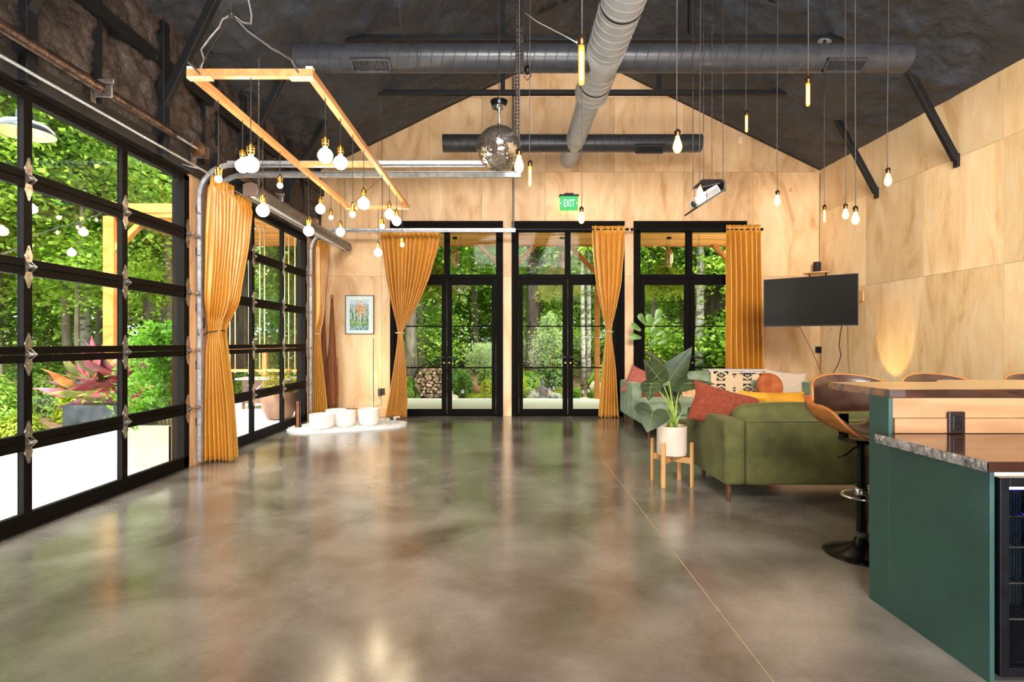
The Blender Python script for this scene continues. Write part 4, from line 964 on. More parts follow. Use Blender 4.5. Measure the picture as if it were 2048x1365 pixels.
sc_ = thing('projection_screen', 'long grey projection screen housing hung over the farther garage door', 'projector screen', (-2.75, 7.5, 2.88))
SCG = mat('screen_housing_grey', (86, 80, 78), (110, 104, 102), rough=.35, metal=.3, scale=9)
MB().prism([(-2.82, 5.82, 2.88), (-2.68, 5.82, 2.88), (-2.665, 5.82, 2.93), (-2.69, 5.82, 2.99), (-2.75, 5.82, 3.01), (-2.82, 5.82, 2.99)], (0, 3.46, 0)).build('housing', SCG, sc_, bevel=.008)
for y in (5.79, 9.27): MB().prism([(-2.83, y, 2.87), (-2.675, y, 2.87), (-2.655, y, 2.93), (-2.68, y, 3.0), (-2.75, y, 3.02), (-2.83, y, 3.0)], (0, .03, 0)).build('end_cap', mat('cap_brown', (96, 76, 66), rough=.4), sc_, bevel=.01)
MB().box(-2.77, 5.85, 2.866, -2.73, 9.25, 2.88).build('slot_bar', mat('white_bar', (210, 210, 212), rough=.3), sc_)
for y in (6.0, 9.2):
    m = MB()
    for k in range(40):
        z = 3.02 + k * .036
        if z > roofz(-2.75) - .03: break
        m.tube([V((-2.75, y, z + .018)) + V(((.008 if k % 2 else 0) * math.cos(a), (0 if k % 2 else .008) * math.cos(a), .021 * math.sin(a))) for a in np.linspace(0, 2 * PI, 9)[:-1]], .003, 5, closed=True)
    m.build('chain', ZINC, sc_)
# ---------------------------------------------------------------- light bulbs
WARM = (1.0, .70, .36)
GLOBE = bulb_mat('globe_bulb_glow', (1.0, .80, .52), 140, .8)
SMALL = bulb_mat('small_bulb_glow', (1.0, .80, .50), 240, .9)
TEAR = bulb_mat('filament_bulb_glow', (1.0, .66, .26), 5, .5)
TUBEB = bulb_mat('tube_bulb_glow', (1.0, .42, .07), 3.2, .6)
FIL = emit_mat('filament', (1.0, .78, .46), 700)
def ribbed(m, c, top, s=1, n=16):
    # ribbed brass lamp holder hanging from its cord
    pr = [(.004, .075), (.009, .07), (.011, .055), (.021, .05), (.022, .04), (.019, .038), (.022, .035), (.022, .027), (.019, .025), (.022, .022), (.022, .014), (.019, .012), (.021, .008), (.018, -.004)]
    return m.lathe([(r * s, z * s) for r, z in pr[::-1]], c, n)
# ---- wooden frame chandelier
ch = thing('bulb_chandelier', 'rectangular wooden frame with brass bulb pendants hung at staggered heights', 'chandelier', (-1.52, 4.8, 2.88))
FRW = mat('frame_walnut', (184, 122, 70), (208, 150, 94), rough=.4, scale=4, stretch=(5, .6, 5), distort=.6)
xa, xb, ya, yb, zc = -1.874, -1.17, 3.2, 6.4, 2.90
for x in (xa, xb): MB().box(x - .0225, ya - .0, zc - .022, x + .0225, yb, zc + .022).build('frame_rail', FRW, ch, bevel=.002)
for y in (ya, (ya + yb) / 2 + .04, yb): MB().box(xa + .0225, y - .0, zc - .022, xb - .0225, y + .045, zc + .022).build('frame_rail', FRW, ch, bevel=.002)
for x, s in ((xa, 1), (xb, -1)):
    for y in (ya, yb - .045):
        MB().box(x - .0225 * s, y + .001, zc - .034, x + s * .12, y + .044, zc - .023).build('corner_plate', mat('pale_maple', (226, 190, 150), (238, 206, 170), rough=.4), ch)
        MB().box(x - .02, y, zc + .022, x + .02, y + .04, zc + .036).build('connector', mat('white_plastic', (226, 220, 212), rough=.4), ch)
LB = [(436.8, 358, 's'), (481.6, 332, 'g'), (525.6, 421.5, 'g'), (560, 371, 's'), (617.3, 462.5, 'g'), (640.8, 418.5, 'g'), (661.9, 435, 's'), (681, 464.5, 'g')]
RB = [(650.7, 311.5, 'g'), (681, 325.6, 'g'), (705.3, 428.8, 's'), (727.5, 407.7, 'g'), (764.5, 452.8, 's'), (779, 429.3, 'g'), (793.2, 442.8, 'g'), (804.5, 489.8, 's')]
drops = [(xa, xa * F / (px - CX) if px != 481.6 else xa * F / (485 - CX), py, k) for px, py, k in LB] + [(xb, xb * F / (px - CX), py, k) for px, py, k in RB]
drops += [((498.3 - CX) * ya / F, ya + .02, 329, 'g'), ((757 - CX) * yb / F, yb - .02, 505.6, 'g')]
rg = random.Random(5)
for i, (x, y, py, k) in enumerate(drops):
    zb = H - (py - CY) * y / F; R = .0475 if k == 'g' else .0225; c = (x, y, zb)
    zs = zb + R + (.012 if k == 'g' else -.004)
    MB().cyl((x, y, zs + .07), (x, y, zc - .02), .0028, n=6).build('cord', CORD, ch)
    so_ = ribbed(MB(), (x, y, zs), 0).build('socket', BRASS, ch, smooth='auto')
    if k == 'g':
        m = MB().ball(c, R, 18, 12, fn=lambda d: 1 + .035 * math.sin(9 * math.atan2(d.y, d.x) + 6 * d.z) * math.sin(8 * d.z)); m.lathe([(.014, .0), (.012, .02)], (x, y, zb + R - .006), 12)
        m.build('bulb', GLOBE, so_, smooth=True)
    else: MB().ball(c, (R, R, R * 1.1), 12, 9).build('bulb', SMALL, so_, smooth=True)
for (yy, px, py) in ((3.22, 463, 30), (6.38, 764, 355)):
    e = P(px, py, yy); m = MB()
    for x in (xa + .03, xb - .03): m.cyl(e, (x, yy, zc + .02), .0025, n=5)
    m.cyl(e, (e.x, e.y, roofz(e.x) - .02), .003, n=5); m.ball(e, .018, 8, 6); m.build('suspension_cable', CORD, ch)
m = MB().tube([(xa + .02, 3.26, 2.93), P(408, 118, 3.25), P(402, 100, 3.3), P(420, 75, 3.3), P(438, 55, 3.3), P(445, 38, 3.3), P(463, 29, 3.25)], .006, 6)
m.tube([P(463, 29, 3.25), P(495, 62, 3.25), P(520, 80, 3.25), P(545, 98, 3.24), P(560, 105, 3.24), P(582, 120, 3.24), P(594, 142, 3.23)], .006, 6)
m.tube([P(465, 30, 3.25), P(485, 45, 3.3), P(502, 48, 3.4), P(503, 30, 3.4), P(497, 0, 3.4), P(495, -60, 3.4)], .006, 6); m.build('supply_cable', mat('clear_grey_cable', (112, 106, 104), (150, 146, 144), rough=.3, metal=.3), ch, smooth=True)
m = MB().tube([P(376, 125, 3.2), P(390, 137, 3.2), P(400, 147, 3.19)], .006, 6).tube([P(583, 121, 3.2), P(590, 135, 3.2), P(597, 144, 3.19)], .006, 6); m.build('cable_hook', ZINC, ch)

# ---- pendants over the seating
PD = [(1163, 70, 92, 171, 2.52, 'T', 'large glowing tube bulb pendant in front of the main grey duct'),
      (1616, 152, 167, 213, 4.1, 'T', 'glowing tube bulb pendant just below the right end of the long cross duct'),
      (1493, 222, 231, 265, 5.7, 'T', 'orange tube bulb pendant against the right roof slope'),
      (1355, 258, 273, 307, 3.7, 'D', 'teardrop filament pendant at the right end of the short far duct'),
      (1038, 296, 311, 347, 3.55, 'D', 'teardrop filament pendant overlapping the mirror ball'),
      (1060, 320, 333, 374, 4.6, 'T', 'slim tube bulb pendant right of the mirror ball'),
      (1163, 413, 424, 448, 5.3, 'D', 'teardrop pendant hanging low beside the exit sign'),
      (1555, 380, 390, 412, 5.7, 'D', 'teardrop pendant above the curtain of the right French door'),
      (1400, 366, 374, 394, 5.2, 'D', 'teardrop pendant hanging right in front of the projector'),
      (1649, 409, 420, 446, 6.6, 'T', 'tube bulb pendant at the right corner of the room'),
      (1691, 407, 418, 439, 5.4, 'D', 'middle one of the three pendants by the right corner'),
      (1711, 411, 424, 450, 4.7, 'D', 'larger teardrop pendant, rightmost of the three by the right corner'),
      (1776, 335, 347, 373, 5.0, 'D', 'teardrop pendant hanging alone against the right wall')]
for (px, y0, y1, y2, dd, k, lab) in PD:
    a, b, c = P(px, y0, dd), P(px, y1, dd), P(px, y2, dd); x, y = a.x, dd
    t = thing('pendant_light', lab, 'pendant light', (x, y, c.z), 'filament pendants over the seating side')
    zt_ = roofz(x) - .03; pts = [(x + .004 * math.sin(q * 5 + px), y + .004 * math.cos(q * 4), a.z + (zt_ - a.z) * q) for q in np.linspace(0, 1, 12)]
    MB().tube(pts, .0032, 6).build('cord', mat('grey_black_cord', (58, 52, 50), (86, 78, 74), rough=.6, scale=200), t, smooth=True)
    h = a.z - b.z; so_ = MB().lathe([(.017, 0), (.019, .002), (.019, h * .45), (.024, h * .5), (.022, h * .62), (.018, h * .8), (.008, h * .9), (.006, h)], (x, y, b.z), 18).build('socket', BRONZE, t, smooth='auto')
    L = b.z - c.z
    if k == 'T':
        pr = [(.001, 0), (.010, .003), (.0145, .012)] + [(.015, q) for q in np.linspace(.02, L - .01, 6)] + [(.013, L)]
        MB().lathe(pr, (x, y, c.z), 16).build('bulb', TUBEB, so_, smooth=True)
        MB().cyl((x, y, c.z + L * .12), (x, y, c.z + L * .85), .0055, n=8).build('filament', FIL, so_)
    else:
        pr = [(.001, 0), (.012, .003), (.024, L * .12), (.031, L * .28), (.032, L * .4), (.028, L * .58), (.020, L * .78), (.014, L * .92), (.013, L)]
        MB().lathe(pr, (x, y, c.z), 18).build('bulb', TEAR, so_, smooth=True)
        m = MB()
        for q in range(4): a_ = q * PI / 2; m.cyl((x + .008 * math.cos(a_), y + .008 * math.sin(a_), c.z + L * .25), (x + .011 * math.cos(a_), y + .011 * math.sin(a_), c.z + L * .7), .0042, n=6)
        m.build('filament', FIL, so_)

# ---- mirror ball
c = P(998, 297, 4.86); R = .2
mbt = thing('mirror_ball', 'large mirrored disco ball hanging from a black motor', 'mirror ball', (c.x, c.y, c.z - R))
MIRR = mat('mirror_tiles', (230, 226, 220), (242, 240, 236), rough=.05, metal=1, scale=3)
MB().ball(c, R * .985, 48, 32).build('core', mat('ball_core', (112, 98, 86), rough=.5), mbt, smooth=True)
m = MB(); nr = 46; rg = random.Random(9)
for i in range(nr):
    th0 = PI * (i + .10) / nr; th1 = PI * (i + .90) / nr; tm = (th0 + th1) / 2; k = max(4, int(2 * PI * math.sin(tm) / (PI / nr)))
    for j in range(k):
        p0, p1 = 2 * PI * (j + .10) / k, 2 * PI * (j + .90) / k
        q = [V((math.sin(t_) * math.cos(p_), math.sin(t_) * math.sin(p_), math.cos(t_))) for t_, p_ in ((th0, p0), (th1, p0), (th1, p1), (th0, p1))]
        n_ = (q[0] + q[2]).normalized(); jt = V((rg.gauss(0, .006), rg.gauss(0, .006), rg.gauss(0, .006)))
        m.add([c + (v_ * R) + n_ * (jt.dot(v_ - n_) * 6 * R) for v_ in q], [(0, 1, 2, 3)])
o = m.build('mirror_tiles', MIRR, mbt); o['kind'] = 'stuff'
mt = P(998, 208, 4.86).z
MB().lathe([(.066, 0), (.068, .004), (.068, .045), (.06, .047), (.03, .05)], (c.x, c.y, mt - .03), 28).lathe([(.078, .045), (.08, .05), (.078, .055)], (c.x, c.y, mt - .03), 28).build('motor', BLM, mbt, smooth='auto')
MB().lathe([(.066, -.003), (.066, 0)], (c.x, c.y, mt - .03), 28).lathe([(.008, -.09), (.012, -.06), (.018, -.02), (.02, 0)], (c.x, c.y, mt - .03), 14).build('motor_plate', CHROME, mbt, smooth='auto')
m = MB(); z = c.z + R
while z < mt - .11: m.tube([V((c.x, c.y, z + .009)) + V((.005 * math.cos(a), .003 * math.cos(a), .01 * math.sin(a))) for a in np.linspace(0, 2 * PI, 9)[:-1]], .002, 5, closed=True); z += .015
m.build('chain', CHROME, mbt); MB().lathe([(.02, 0), (.018, .02), (.006, .03)], (c.x, c.y, c.z + R - .005), 12).build('ball_cap', CHROME, mbt)
MB().tube([(c.x, c.y, mt + .02), (c.x - .01, c.y, mt + .06), (c.x + .012, c.y, mt + .09), (c.x, c.y, mt + .13), (c.x, c.y, roofz(c.x) - .02)], .004, 6).build('suspension_cable', CORD, mbt)

# ---- projector on its hung shelf
pc = P(1416, 388, 5.6); S = 5.6 / F
pj = thing('projector', 'white projector with vent slots, tilted on the hung black shelf', 'projector', tuple(pc))
def Q(px, py, dy=0): return P(px, py, 5.6 + dy)
PM = mat('projector_white', (226, 214, 200), (236, 226, 214), rough=.35)
ua = (Q(1429, 377) - Q(1388, 402)).normalized(); va = V((0, 1, 0)); wa = ua.cross(va) * -1
pcen = Q(1409, 396, .1)
pb = MB().obox(pcen, ua * .135, va * .11, wa * .052).build('body', PM, pj, bevel=.008)
m = MB()
for i in range(12): m.obox(pcen - va * .111 + ua * (-.02 + i * .012), ua * .003, va * .002, wa * .026)
m.build('vent_slots', mat('slot_dark', (70, 50, 34), rough=.6), pj)
MB().lathe([(.03, 0), (.035, .02), (.028, .025)], pcen - ua * .135 - va * .03, 18, -ua).build('lens', mat('lens_glass', (30, 34, 44), rough=.05, spec=1), pj)
SH = mat('black_board', (34, 32, 34), (46, 43, 44), rough=.5, scale=6)
ps = thing('projector_shelf', 'black angled plywood shelf hung from rods under the right roof slope', 'shelf', tuple(pc))
def plate(a, b, dy0, dy1, th, n): 
    m = MB(); w = (b - a); up = V((-w.z, 0, w.x)).normalized() * th
    return m.prism([V((a.x, a.y + dy0, a.z)), V((b.x, b.y + dy0, b.z)), V((b.x, b.y + dy1, b.z)), V((a.x, a.y + dy1, a.z))], up)
plate(Q(1390, 419), Q(1448, 382), -.07, .32, .016, 0).build('bottom_board', SH, ps)
MB().prism([Q(1384, 380, -.03), Q(1404, 361, .3), Q(1448, 361, .3), Q(1440, 368, -.03)], (0, 0, .012)).build('top_board', SH, ps)
MB().prism([Q(1448, 361, -.02), Q(1448, 361, .32), Q(1449, 383, .32), Q(1449, 383, -.02)], (.014, 0, 0)).build('side_board', SH, ps)
MB().prism([Q(1404, 361, .32), Q(1448, 361, .32), Q(1448, 383, .32), Q(1404, 408, .32)], (0, .012, 0)).build('back_board', SH, ps)
for px, dy in ((1386, -.02), (1407, .28), (1424, .28), (1446, .1)):
    q = Q(px, 366 if dy > .05 else 380, dy); MB().cyl(q, (q.x, q.y, roofz(q.x) - .02), .0045, n=8).build('hanging_rod', PERF, ps)
for x0_ in (1385, 1421):
    a = P(x0_, 175, 5.4); b = P(x0_ + 22, 142, 5.4); 
    m = MB(); zc_ = roofz(a.x) - .3
    m.beam((a.x, 4.9, zc_), (a.x, 6.1, zc_), .04, .02).cyl((a.x, 5.0, zc_), (a.x, 5.0, roofz(a.x)), .005, n=6).cyl((a.x, 6.0, zc_), (a.x, 6.0, roofz(a.x)), .005, n=6); m.build('strut_channel', GALV, ps)
for px in (1389, 1413.5): MB().cyl(Q(px, 380 if px < 1400 else 363, -.06 if px < 1400 else -.02), Q(px, 418 if px < 1400 else 401, -.07), .003, n=5).build('tension_wire', CORD, ps)

# ---- cables on the ceiling
cable('coiled spare cable on the right end of the near truss tie', [P(1644 + 9 * math.cos(a) + a * .2, 84 + 7 * math.sin(a), 6.5) for a in np.linspace(0, 16 * PI, 120)], .005, mat('grey_cable', (96, 96, 98), rough=.5))
cable('white wire sagging from the perforated angle to the big tube pendant', [P(1050, 26, 4), P(1075, 44, 3.8), P(1110, 62, 3.4), P(1135, 75, 3.0), P(1156, 87, 2.6)], .003, mat('pale_wire', (168, 166, 164), rough=.4))
cable('thin cable looped in front of the left part of the cross duct', [V((-1.04, 5.2, 5.36)), P(800, 40, 5.2), P(805, 70, 5.3), P(822, 92, 5.4), P(835, 98, 5.5), P(834, 130, 5.6), P(828, 142, 5.6)], .004)
pz = P(1055, 140, 5.2); t = thing('plug_adapter', 'black cable plug splitter hanging just right of the perforated angle', 'plug', tuple(pz))
MB().ball(pz, (.032, .032, .045), 12, 8).build('body', BLM, t, smooth=True)
MB().cyl(pz, (pz.x - .02, pz.y, roofz(pz.x) - .1), .005, n=6).tube([pz + V((-.02, 0, -.03)), pz + V((-.03, 0, -.07)), pz + V((.0, 0, -.1)), pz + V((.035, 0, -.06)), pz + V((.02, 0, 0))], .005, 6).build('cable', CORD, t)

# ---------------------------------------------------------------- left back corner: art, hammocks, lamp, rug, bowls
a, b = P(690, 591, YB - .03), P(747.5, 669, YB - .03)
ar = thing('framed_artwork', 'framed print of pale birch trunks with orange leaves on white mat', 'artwork', ((a.x + b.x) / 2, YB - .03, b.z))
m = MB(); y0 = YB - .028; w = .012
m.box(a.x, y0, b.z, a.x + w, YB - .002, a.z).box(b.x - w, y0, b.z, b.x, YB - .002, a.z).box(a.x, y0, b.z, b.x, YB - .002, b.z + w).box(a.x, y0, a.z - w, b.x, YB - .002, a.z)
m.build('frame', mat('frame_dark', (44, 42, 42), rough=.35), ar)
MB().box(a.x + w, YB - .016, b.z + w, b.x - w, YB - .004, a.z - w).build('mat_board', mat('mat_white', (226, 222, 220), (230, 226, 224), rough=.7), ar)
NX, NY = 60, 90; ax0, ax1, az0, az1 = P(700, 0, YB).x, P(738, 0, YB).x, P(0, 661, YB).z, P(0, 600, YB).z
m = MB().grid(lambda u, v: (ax0 + (ax1 - ax0) * u, YB - .018, az0 + (az1 - az0) * v), NX, NY); o = m.build('print', vcol_mat('print_colours'), ar)
rg = np.random.RandomState(4); img = np.zeros((NY, NX, 3)); 
for j in range(NY):
    for i in range(NX):
        v = j / NY; n1 = noise.noise(V((i * .16, j * .12, 1))); n2 = noise.noise(V((i * .5, j * .35, 5)))
        base = np.array([150, 168, 176]) * (1 + .25 * n2) if v > .35 else np.array([112, 138, 92]) * (1 + .5 * n2)
        if v < .14: base = np.array([140, 158, 186]) + 30 * n2
        if v > .85: base = np.array([196, 204, 224])
        if n1 > .12 and v < .7: base = np.array([86, 112, 62]) * (1 + .5 * n2)
        img[j, i] = base
for x0_, wd in ((8, 1), (15, 2), (24, 1), (34, 3), (43, 2), (52, 1), (29, 1)):
    for j in range(22, NY):
        xx = int(x0_ + 2 * math.sin(j * .06 + x0_)); img[j, xx:xx + wd] = (226, 218, 206) if j % 7 else (120, 104, 92)
for k in range(240):
    i, j = int(rg.normal(33, 9)), int(rg.normal(62, 11)); i = min(NX - 3, max(0, i)); j = min(NY - 3, max(0, j)); img[j:j + 2, i:i + 2] = [(222, 132, 42), (206, 104, 30), (236, 168, 84)][k % 3]
for k in range(40):
    i, j = rg.randint(2, NX - 8), rg.randint(4, 26)
    for q in range(7): img[min(NY - 1, j + q), min(NX - 1, i + q // 2)] = (168, 190, 120)
ca = o.data.color_attributes.new('col', 'FLOAT_COLOR', 'CORNER'); img = np.clip(img, 0, 255)
ii = np.arange(NX * NY); cols = img[ii // NX, ii % NX] / 255; cols = np.where(cols <= .04045, cols / 12.92, ((cols + .055) / 1.055) ** 2.4)
ca.data.foreach_set('color', np.repeat(np.concatenate([cols, np.ones((len(cols), 1))], 1), 4, axis=0).ravel())
MB().box(a.x + w, YB - .024, b.z + w, b.x - w, YB - .022, a.z - w).build('pane', GLASS, ar)
# hammocks bundled on the wall
ROPE = mat('rust_brown_rope', (112, 62, 32), (148, 88, 50), rough=.85, scale=22, stretch=(6, 6, .4), bump=.6, bscale=40)
def hammock(label, x, y, zt_, zb_, w1):
    t = thing('hanging_hammock', label, 'hammock', (x, y, zb_)); pr = []; n = 16
    for i in range(n + 1):
        q = i / n; r = .018 + (w1 - .018) * min(1, q * 1.25) ** 1.15; r *= 1 if q < .97 else .85; pr.append((r, zt_ - (zt_ - zb_) * q))
    MB().lathe(pr[::-1], (x, y, 0), 40, rf=lambda a, z: 1 + .10 * math.sin(a * 11 + z * 2) + .05 * math.sin(a * 23)).build('net_bundle', ROPE, t, smooth=True)
    MB().tube([(x + .02 * math.cos(a_), y, zt_ + .03 + .035 * math.sin(a_)) for a_ in np.linspace(0, 2 * PI, 13)[:-1]], .008, 6, closed=True).build('loop', ROPE, t)
    m = MB(); rg = random.Random(int(x * 100))
    for k in range(34):
        a_ = rg.uniform(0, 2 * PI); m.tube([(x + w1 * .97 * math.cos(a_), y + w1 * .9 * math.sin(a_), zb_ + rg.uniform(.4, .9)), (x + w1 * 1.05 * math.cos(a_), y + w1 * math.sin(a_), zb_ + .3), (x + w1 * 1.02 * math.cos(a_ + .1), y + w1 * math.sin(a_ + .1), zb_)], .006, 5)
    m.build('fringe', ROPE, t); return t
hammock('brown rope hammock bundled and hung left of the framed print', P(664, 0, 9.36).x, 9.36, P(0, 598, 9.36).z, P(0, 818, 9.36).z, .092)
hammock('second brown rope hammock half behind the far left curtain', P(645, 0, 9.38).x + .02, 9.38, P(0, 640, 9.38).z + .1, P(0, 818, 9.38).z, .075)
t = thing('speaker', 'small black wall speaker high in the far left corner behind the curtain', 'speaker', tuple(P(634, 535, 9.4)))
q = P(640, 535, 9.4); MB().box(q.x - .06, 9.36, q.z - .09, q.x + .04, YB - .001, q.z + .09).build('housing', BLM, t, bevel=.006); MB().box(q.x - .05, 9.352, q.z - .08, q.x + .03, 9.36, q.z + .08).build('grille', MATS['speaker_cloth'], t)
# led floor lamp
q = P(746, 838, 9.2); t = thing('floor_lamp', 'slim black linear floor lamp glowing against the plywood wall', 'lamp', (q.x, 9.2, 0))
MB().box(q.x - .007, 9.19, .012, q.x + .009, 9.20, 1.36).build('pole', BLM, t); MB().box(q.x - .012, 9.201, .02, q.x + .004, 9.207, 1.35).build('light_strip', emit_mat('lamp_strip', (1, .70, .40), 22), t)
MB().lathe([(.09, 0), (.09, .01), (.01, .013)], (q.x, 9.2, 0), 24).build('base', BLM, t)
cable('brown lamp cord running from the outlet down along the baseboard', [P(758, 775, 9.44), P(757, 792, 9.42), P(764, 802, 9.42), P(762, 810, 9.42), P(748, 816, 9.42), P(725, 818, 9.42), P(690, 818, 9.44)], .005, mat('brown_cord', (110, 72, 44), rough=.6))
MB().box(P(757, 0, YB).x, YB - .05, P(0, 792, YB).z, P(763, 0, YB).x, YB - .014, P(0, 778, YB).z).build('plug', mat('plug_black', (26, 22, 22), rough=.4), o5)
# sheepskin rug: outline with shaggy edge and fur tufts
FUR = mat('sheepskin_fur', (244, 240, 234), (250, 247, 243), rough=.95, scale=30, bump=.4, bscale=60)
rug = thing('sheepskin_rug', 'white sheepskin rug on the floor under the crystal bowls', 'rug', (-2.5, 8.2, 0))
ol = [(573, 863), (585, 857), (610, 852), (640, 849), (690, 846), (740, 844), (775, 841), (800, 843), (813, 849), (812, 853), (795, 856), (760, 860), (720, 863), (690, 865), (650, 867), (610, 868), (585, 867)]
pg = [(P(x, y, 1.3 * F / (y - CY)).x, 1.3 * F / (y - CY)) for x, y in ol]
rg = random.Random(2); cen = V((sum(p[0] for p in pg) / len(pg), sum(p[1] for p in pg) / len(pg)))
def inside(x, y):
    r = False
    for i in range(len(pg)):
        (x1, y1), (x2, y2) = pg[i], pg[i - 1]
        if (y1 > y) != (y2 > y) and x < (x2 - x1) * (y - y1) / (y2 - y1) + x1: r = not r
    return r
n = len(pg); m = MB(); vs = [(x, y, .001) for x, y in pg] + [(x, y, .022) for x, y in pg] + [(cen.x, cen.y, .04)]
m.add(vs, [(i, (i + 1) % n, n + (i + 1) % n, n + i) for i in range(n)] + [(n + i, n + (i + 1) % n, 2 * n) for i in range(n)]); m.build('hide', FUR, rug, smooth=True)
m = MB(); bx = [min(p[0] for p in pg), max(p[0] for p in pg), min(p[1] for p in pg), max(p[1] for p in pg)]; k = 0
while k < 9000:
    x, y = rg.uniform(bx[0] - .02, bx[1] + .02), rg.uniform(bx[2] - .02, bx[3] + .02)
    if not inside(x, y): continue
    k += 1; a_ = rg.uniform(0, 2 * PI); l = rg.uniform(.015, .04); z = rg.uniform(.02, .038); dx, dy = math.cos(a_) * l, math.sin(a_) * l
    m.add([(x - dy * .2, y + dx * .2, z - .004), (x + dy * .2, y - dx * .2, z - .004), (x + dx, y + dy, z + rg.uniform(-.004, .018))], [(0, 1, 2)])
o = m.build('fur', FUR, rug); o['kind'] = 'stuff'
FROST = mat('frosted_crystal', (236, 228, 222), (242, 236, 230), rough=.5, scale=3, spec=.4)
FROST.node_tree.nodes['Principled BSDF'].inputs['Subsurface Weight'].default_value = .4
FROST.node_tree.nodes['Principled BSDF'].inputs['Subsurface Radius'].default_value = (.1, .09, .08)
def bowl(label, px, pyb, wpx, h, dd):
    c = P(px, 0, dd); R = wpx * dd / F / 2; t = MB(); z = .03
    t.lathe([(R * .55, 0), (R * .82, .012), (R * .97, .05), (R, .1), (R, h), (R - .008, h), (R - .01, .1), (R * .9, .055), (.0, .03)], (c.x, dd, z), 40)
    tag(t.build('singing_bowl', FROST, smooth='auto'), label, 'bowl', 'frosted crystal singing bowls on the rug')
bowl('left frosted crystal singing bowl, the widest and lowest', 644, 860, 49, .21, 8.0)
bowl('middle frosted crystal singing bowl on the sheepskin rug', 690, 858, 41, .235, 8.15)
bowl('right frosted crystal singing bowl, nearest the glowing lamp', 737.5, 855, 42.5, .25, 8.3)
bowl('hindmost frosted singing bowl peeping between the left and middle ones', 672, 850, 40, .20, 8.62)
q = P(596.5, 0, 8.05); t = thing('percussion_box', 'tall slim black box with a brown wooden front on the sheepskin', 'instrument', (q.x, 8.05, .03))
MB().box(q.x - .038, 8.02, .03, q.x - .02, 8.09, .43).box(q.x + .02, 8.02, .03, q.x + .038, 8.09, .43).box(q.x - .038, 8.055, .03, q.x + .038, 8.09, .43).build('case', BLM, t, bevel=.003)
MB().box(q.x - .02, 8.025, .03, q.x + .02, 8.054, .42).build('wooden_front', mat('red_brown_wood', (132, 66, 36), (160, 84, 48), rough=.35, scale=8, stretch=(3, 3, .5)), t)
MB().ball((q.x, 8.02, .37), .006, 8, 6).build('knob', BLM, t)
dd = 1.3 * F / (848 - CY); p0, p1 = P(785, 846, 8.75), P(798, 841, 8.85); p0.z = p1.z = .065
t = thing('sound_mallet', 'pale bowl mallet with a dark rubber head lying on the rug', 'mallet', tuple(p0))
MB().cyl(p0, p1, .028, n=16).build('handle', mat('suede_pale', (226, 206, 182), rough=.9), t, smooth='auto'); MB().cyl(p0 - (p1 - p0).normalized() * .035, p0, .03, n=16).build('rubber_head', mat('rubber_grey', (58, 58, 62), rough=.6), t, smooth='auto')
m = MB(); rg = random.Random(8); q = P(802, 845, 8.7)
for k in range(26): m.ball((q.x + rg.uniform(-.06, .06), 8.7 + rg.uniform(-.07, .07), .05 + rg.uniform(0, .03)), rg.uniform(.009, .014), 8, 6)
t = thing('seed_rattle', 'bunch of dark brown seed shells at the right end of the rug', 'rattle', (q.x, 8.7, .05)); MB().tube([(q.x - .06, 8.72, .06), (q.x, 8.7, .07), (q.x + .06, 8.68, .06)], .004, 5).build('cord', CORD, t); o = m.build('seed_shells', mat('seed_brown', (70, 42, 28), (100, 64, 44), rough=.5), t, smooth=True); o['kind'] = 'stuff'

# ---------------------------------------------------------------- house plants
def blade(mb, base, tip_dir, nrm, L, W, outline, curl=.12, droop=.1, crease=.02, mi=0, nv=4):
    f = V(tip_dir).normalized(); n = V(nrm); n = (n - f * n.dot(f)).normalized(); s = f.cross(n); ol = list(outline); pts = []
    for sgn in (1, -1):
        rows = []
        for i, (x, y) in enumerate(ol):
            my = max(0, min(1, y)) * .92
            row = []
            for k in range(nv + 1):
                q = k / nv; xx = x * q; yy = my + (y - my) * q
                z = curl * (xx / max(.01, W)) * 0 - curl * (2 * xx) ** 2 * L - droop * yy * yy * L + crease * L * (1 - abs(2 * (i % 2) - 1) * 0) * ((i % 2) * q * (1 - q * .6))
                row.append(V(base) + s * (sgn * xx * W * 2) + f * (yy * L) + n * z)
            rows.append(row)
        k0 = len(rows); vs = [p for r in rows for p in r]
        fs = [(i * (nv + 1) + k, i * (nv + 1) + k + 1, (i + 1) * (nv + 1) + k + 1, (i + 1) * (nv + 1) + k) for i in range(k0 - 1) for k in range(nv)]
        if sgn < 0: fs = [q[::-1] for q in fs]
        mb.add(vs, fs, mi); pts.append(rows)
    return pts
HEART = [(0, 1.0), (.09, .86), (.17, .72), (.26, .56), (.34, .40), (.40, .25), (.44, .10), (.44, -.04), (.40, -.16), (.31, -.25), (.2, -.26), (.1, -.16), (.02, -.02)]
OBOV = [(0, 1.0), (.2, .97), (.33, .86), (.36, .7), (.31, .5), (.24, .32), (.2, .16), (.1, .04), (0, 0)]
ELEPH = mat('elephant_ear_leaf', (36, 46, 26), (60, 72, 42), rough=.42, scale=9, spec=.4)
VEIN = mat('pale_leaf_vein', (104, 118, 62), (124, 138, 80), rough=.5)
STALK = mat('green_leaf_stalk', (122, 146, 58), (158, 178, 84), rough=.35, scale=12)
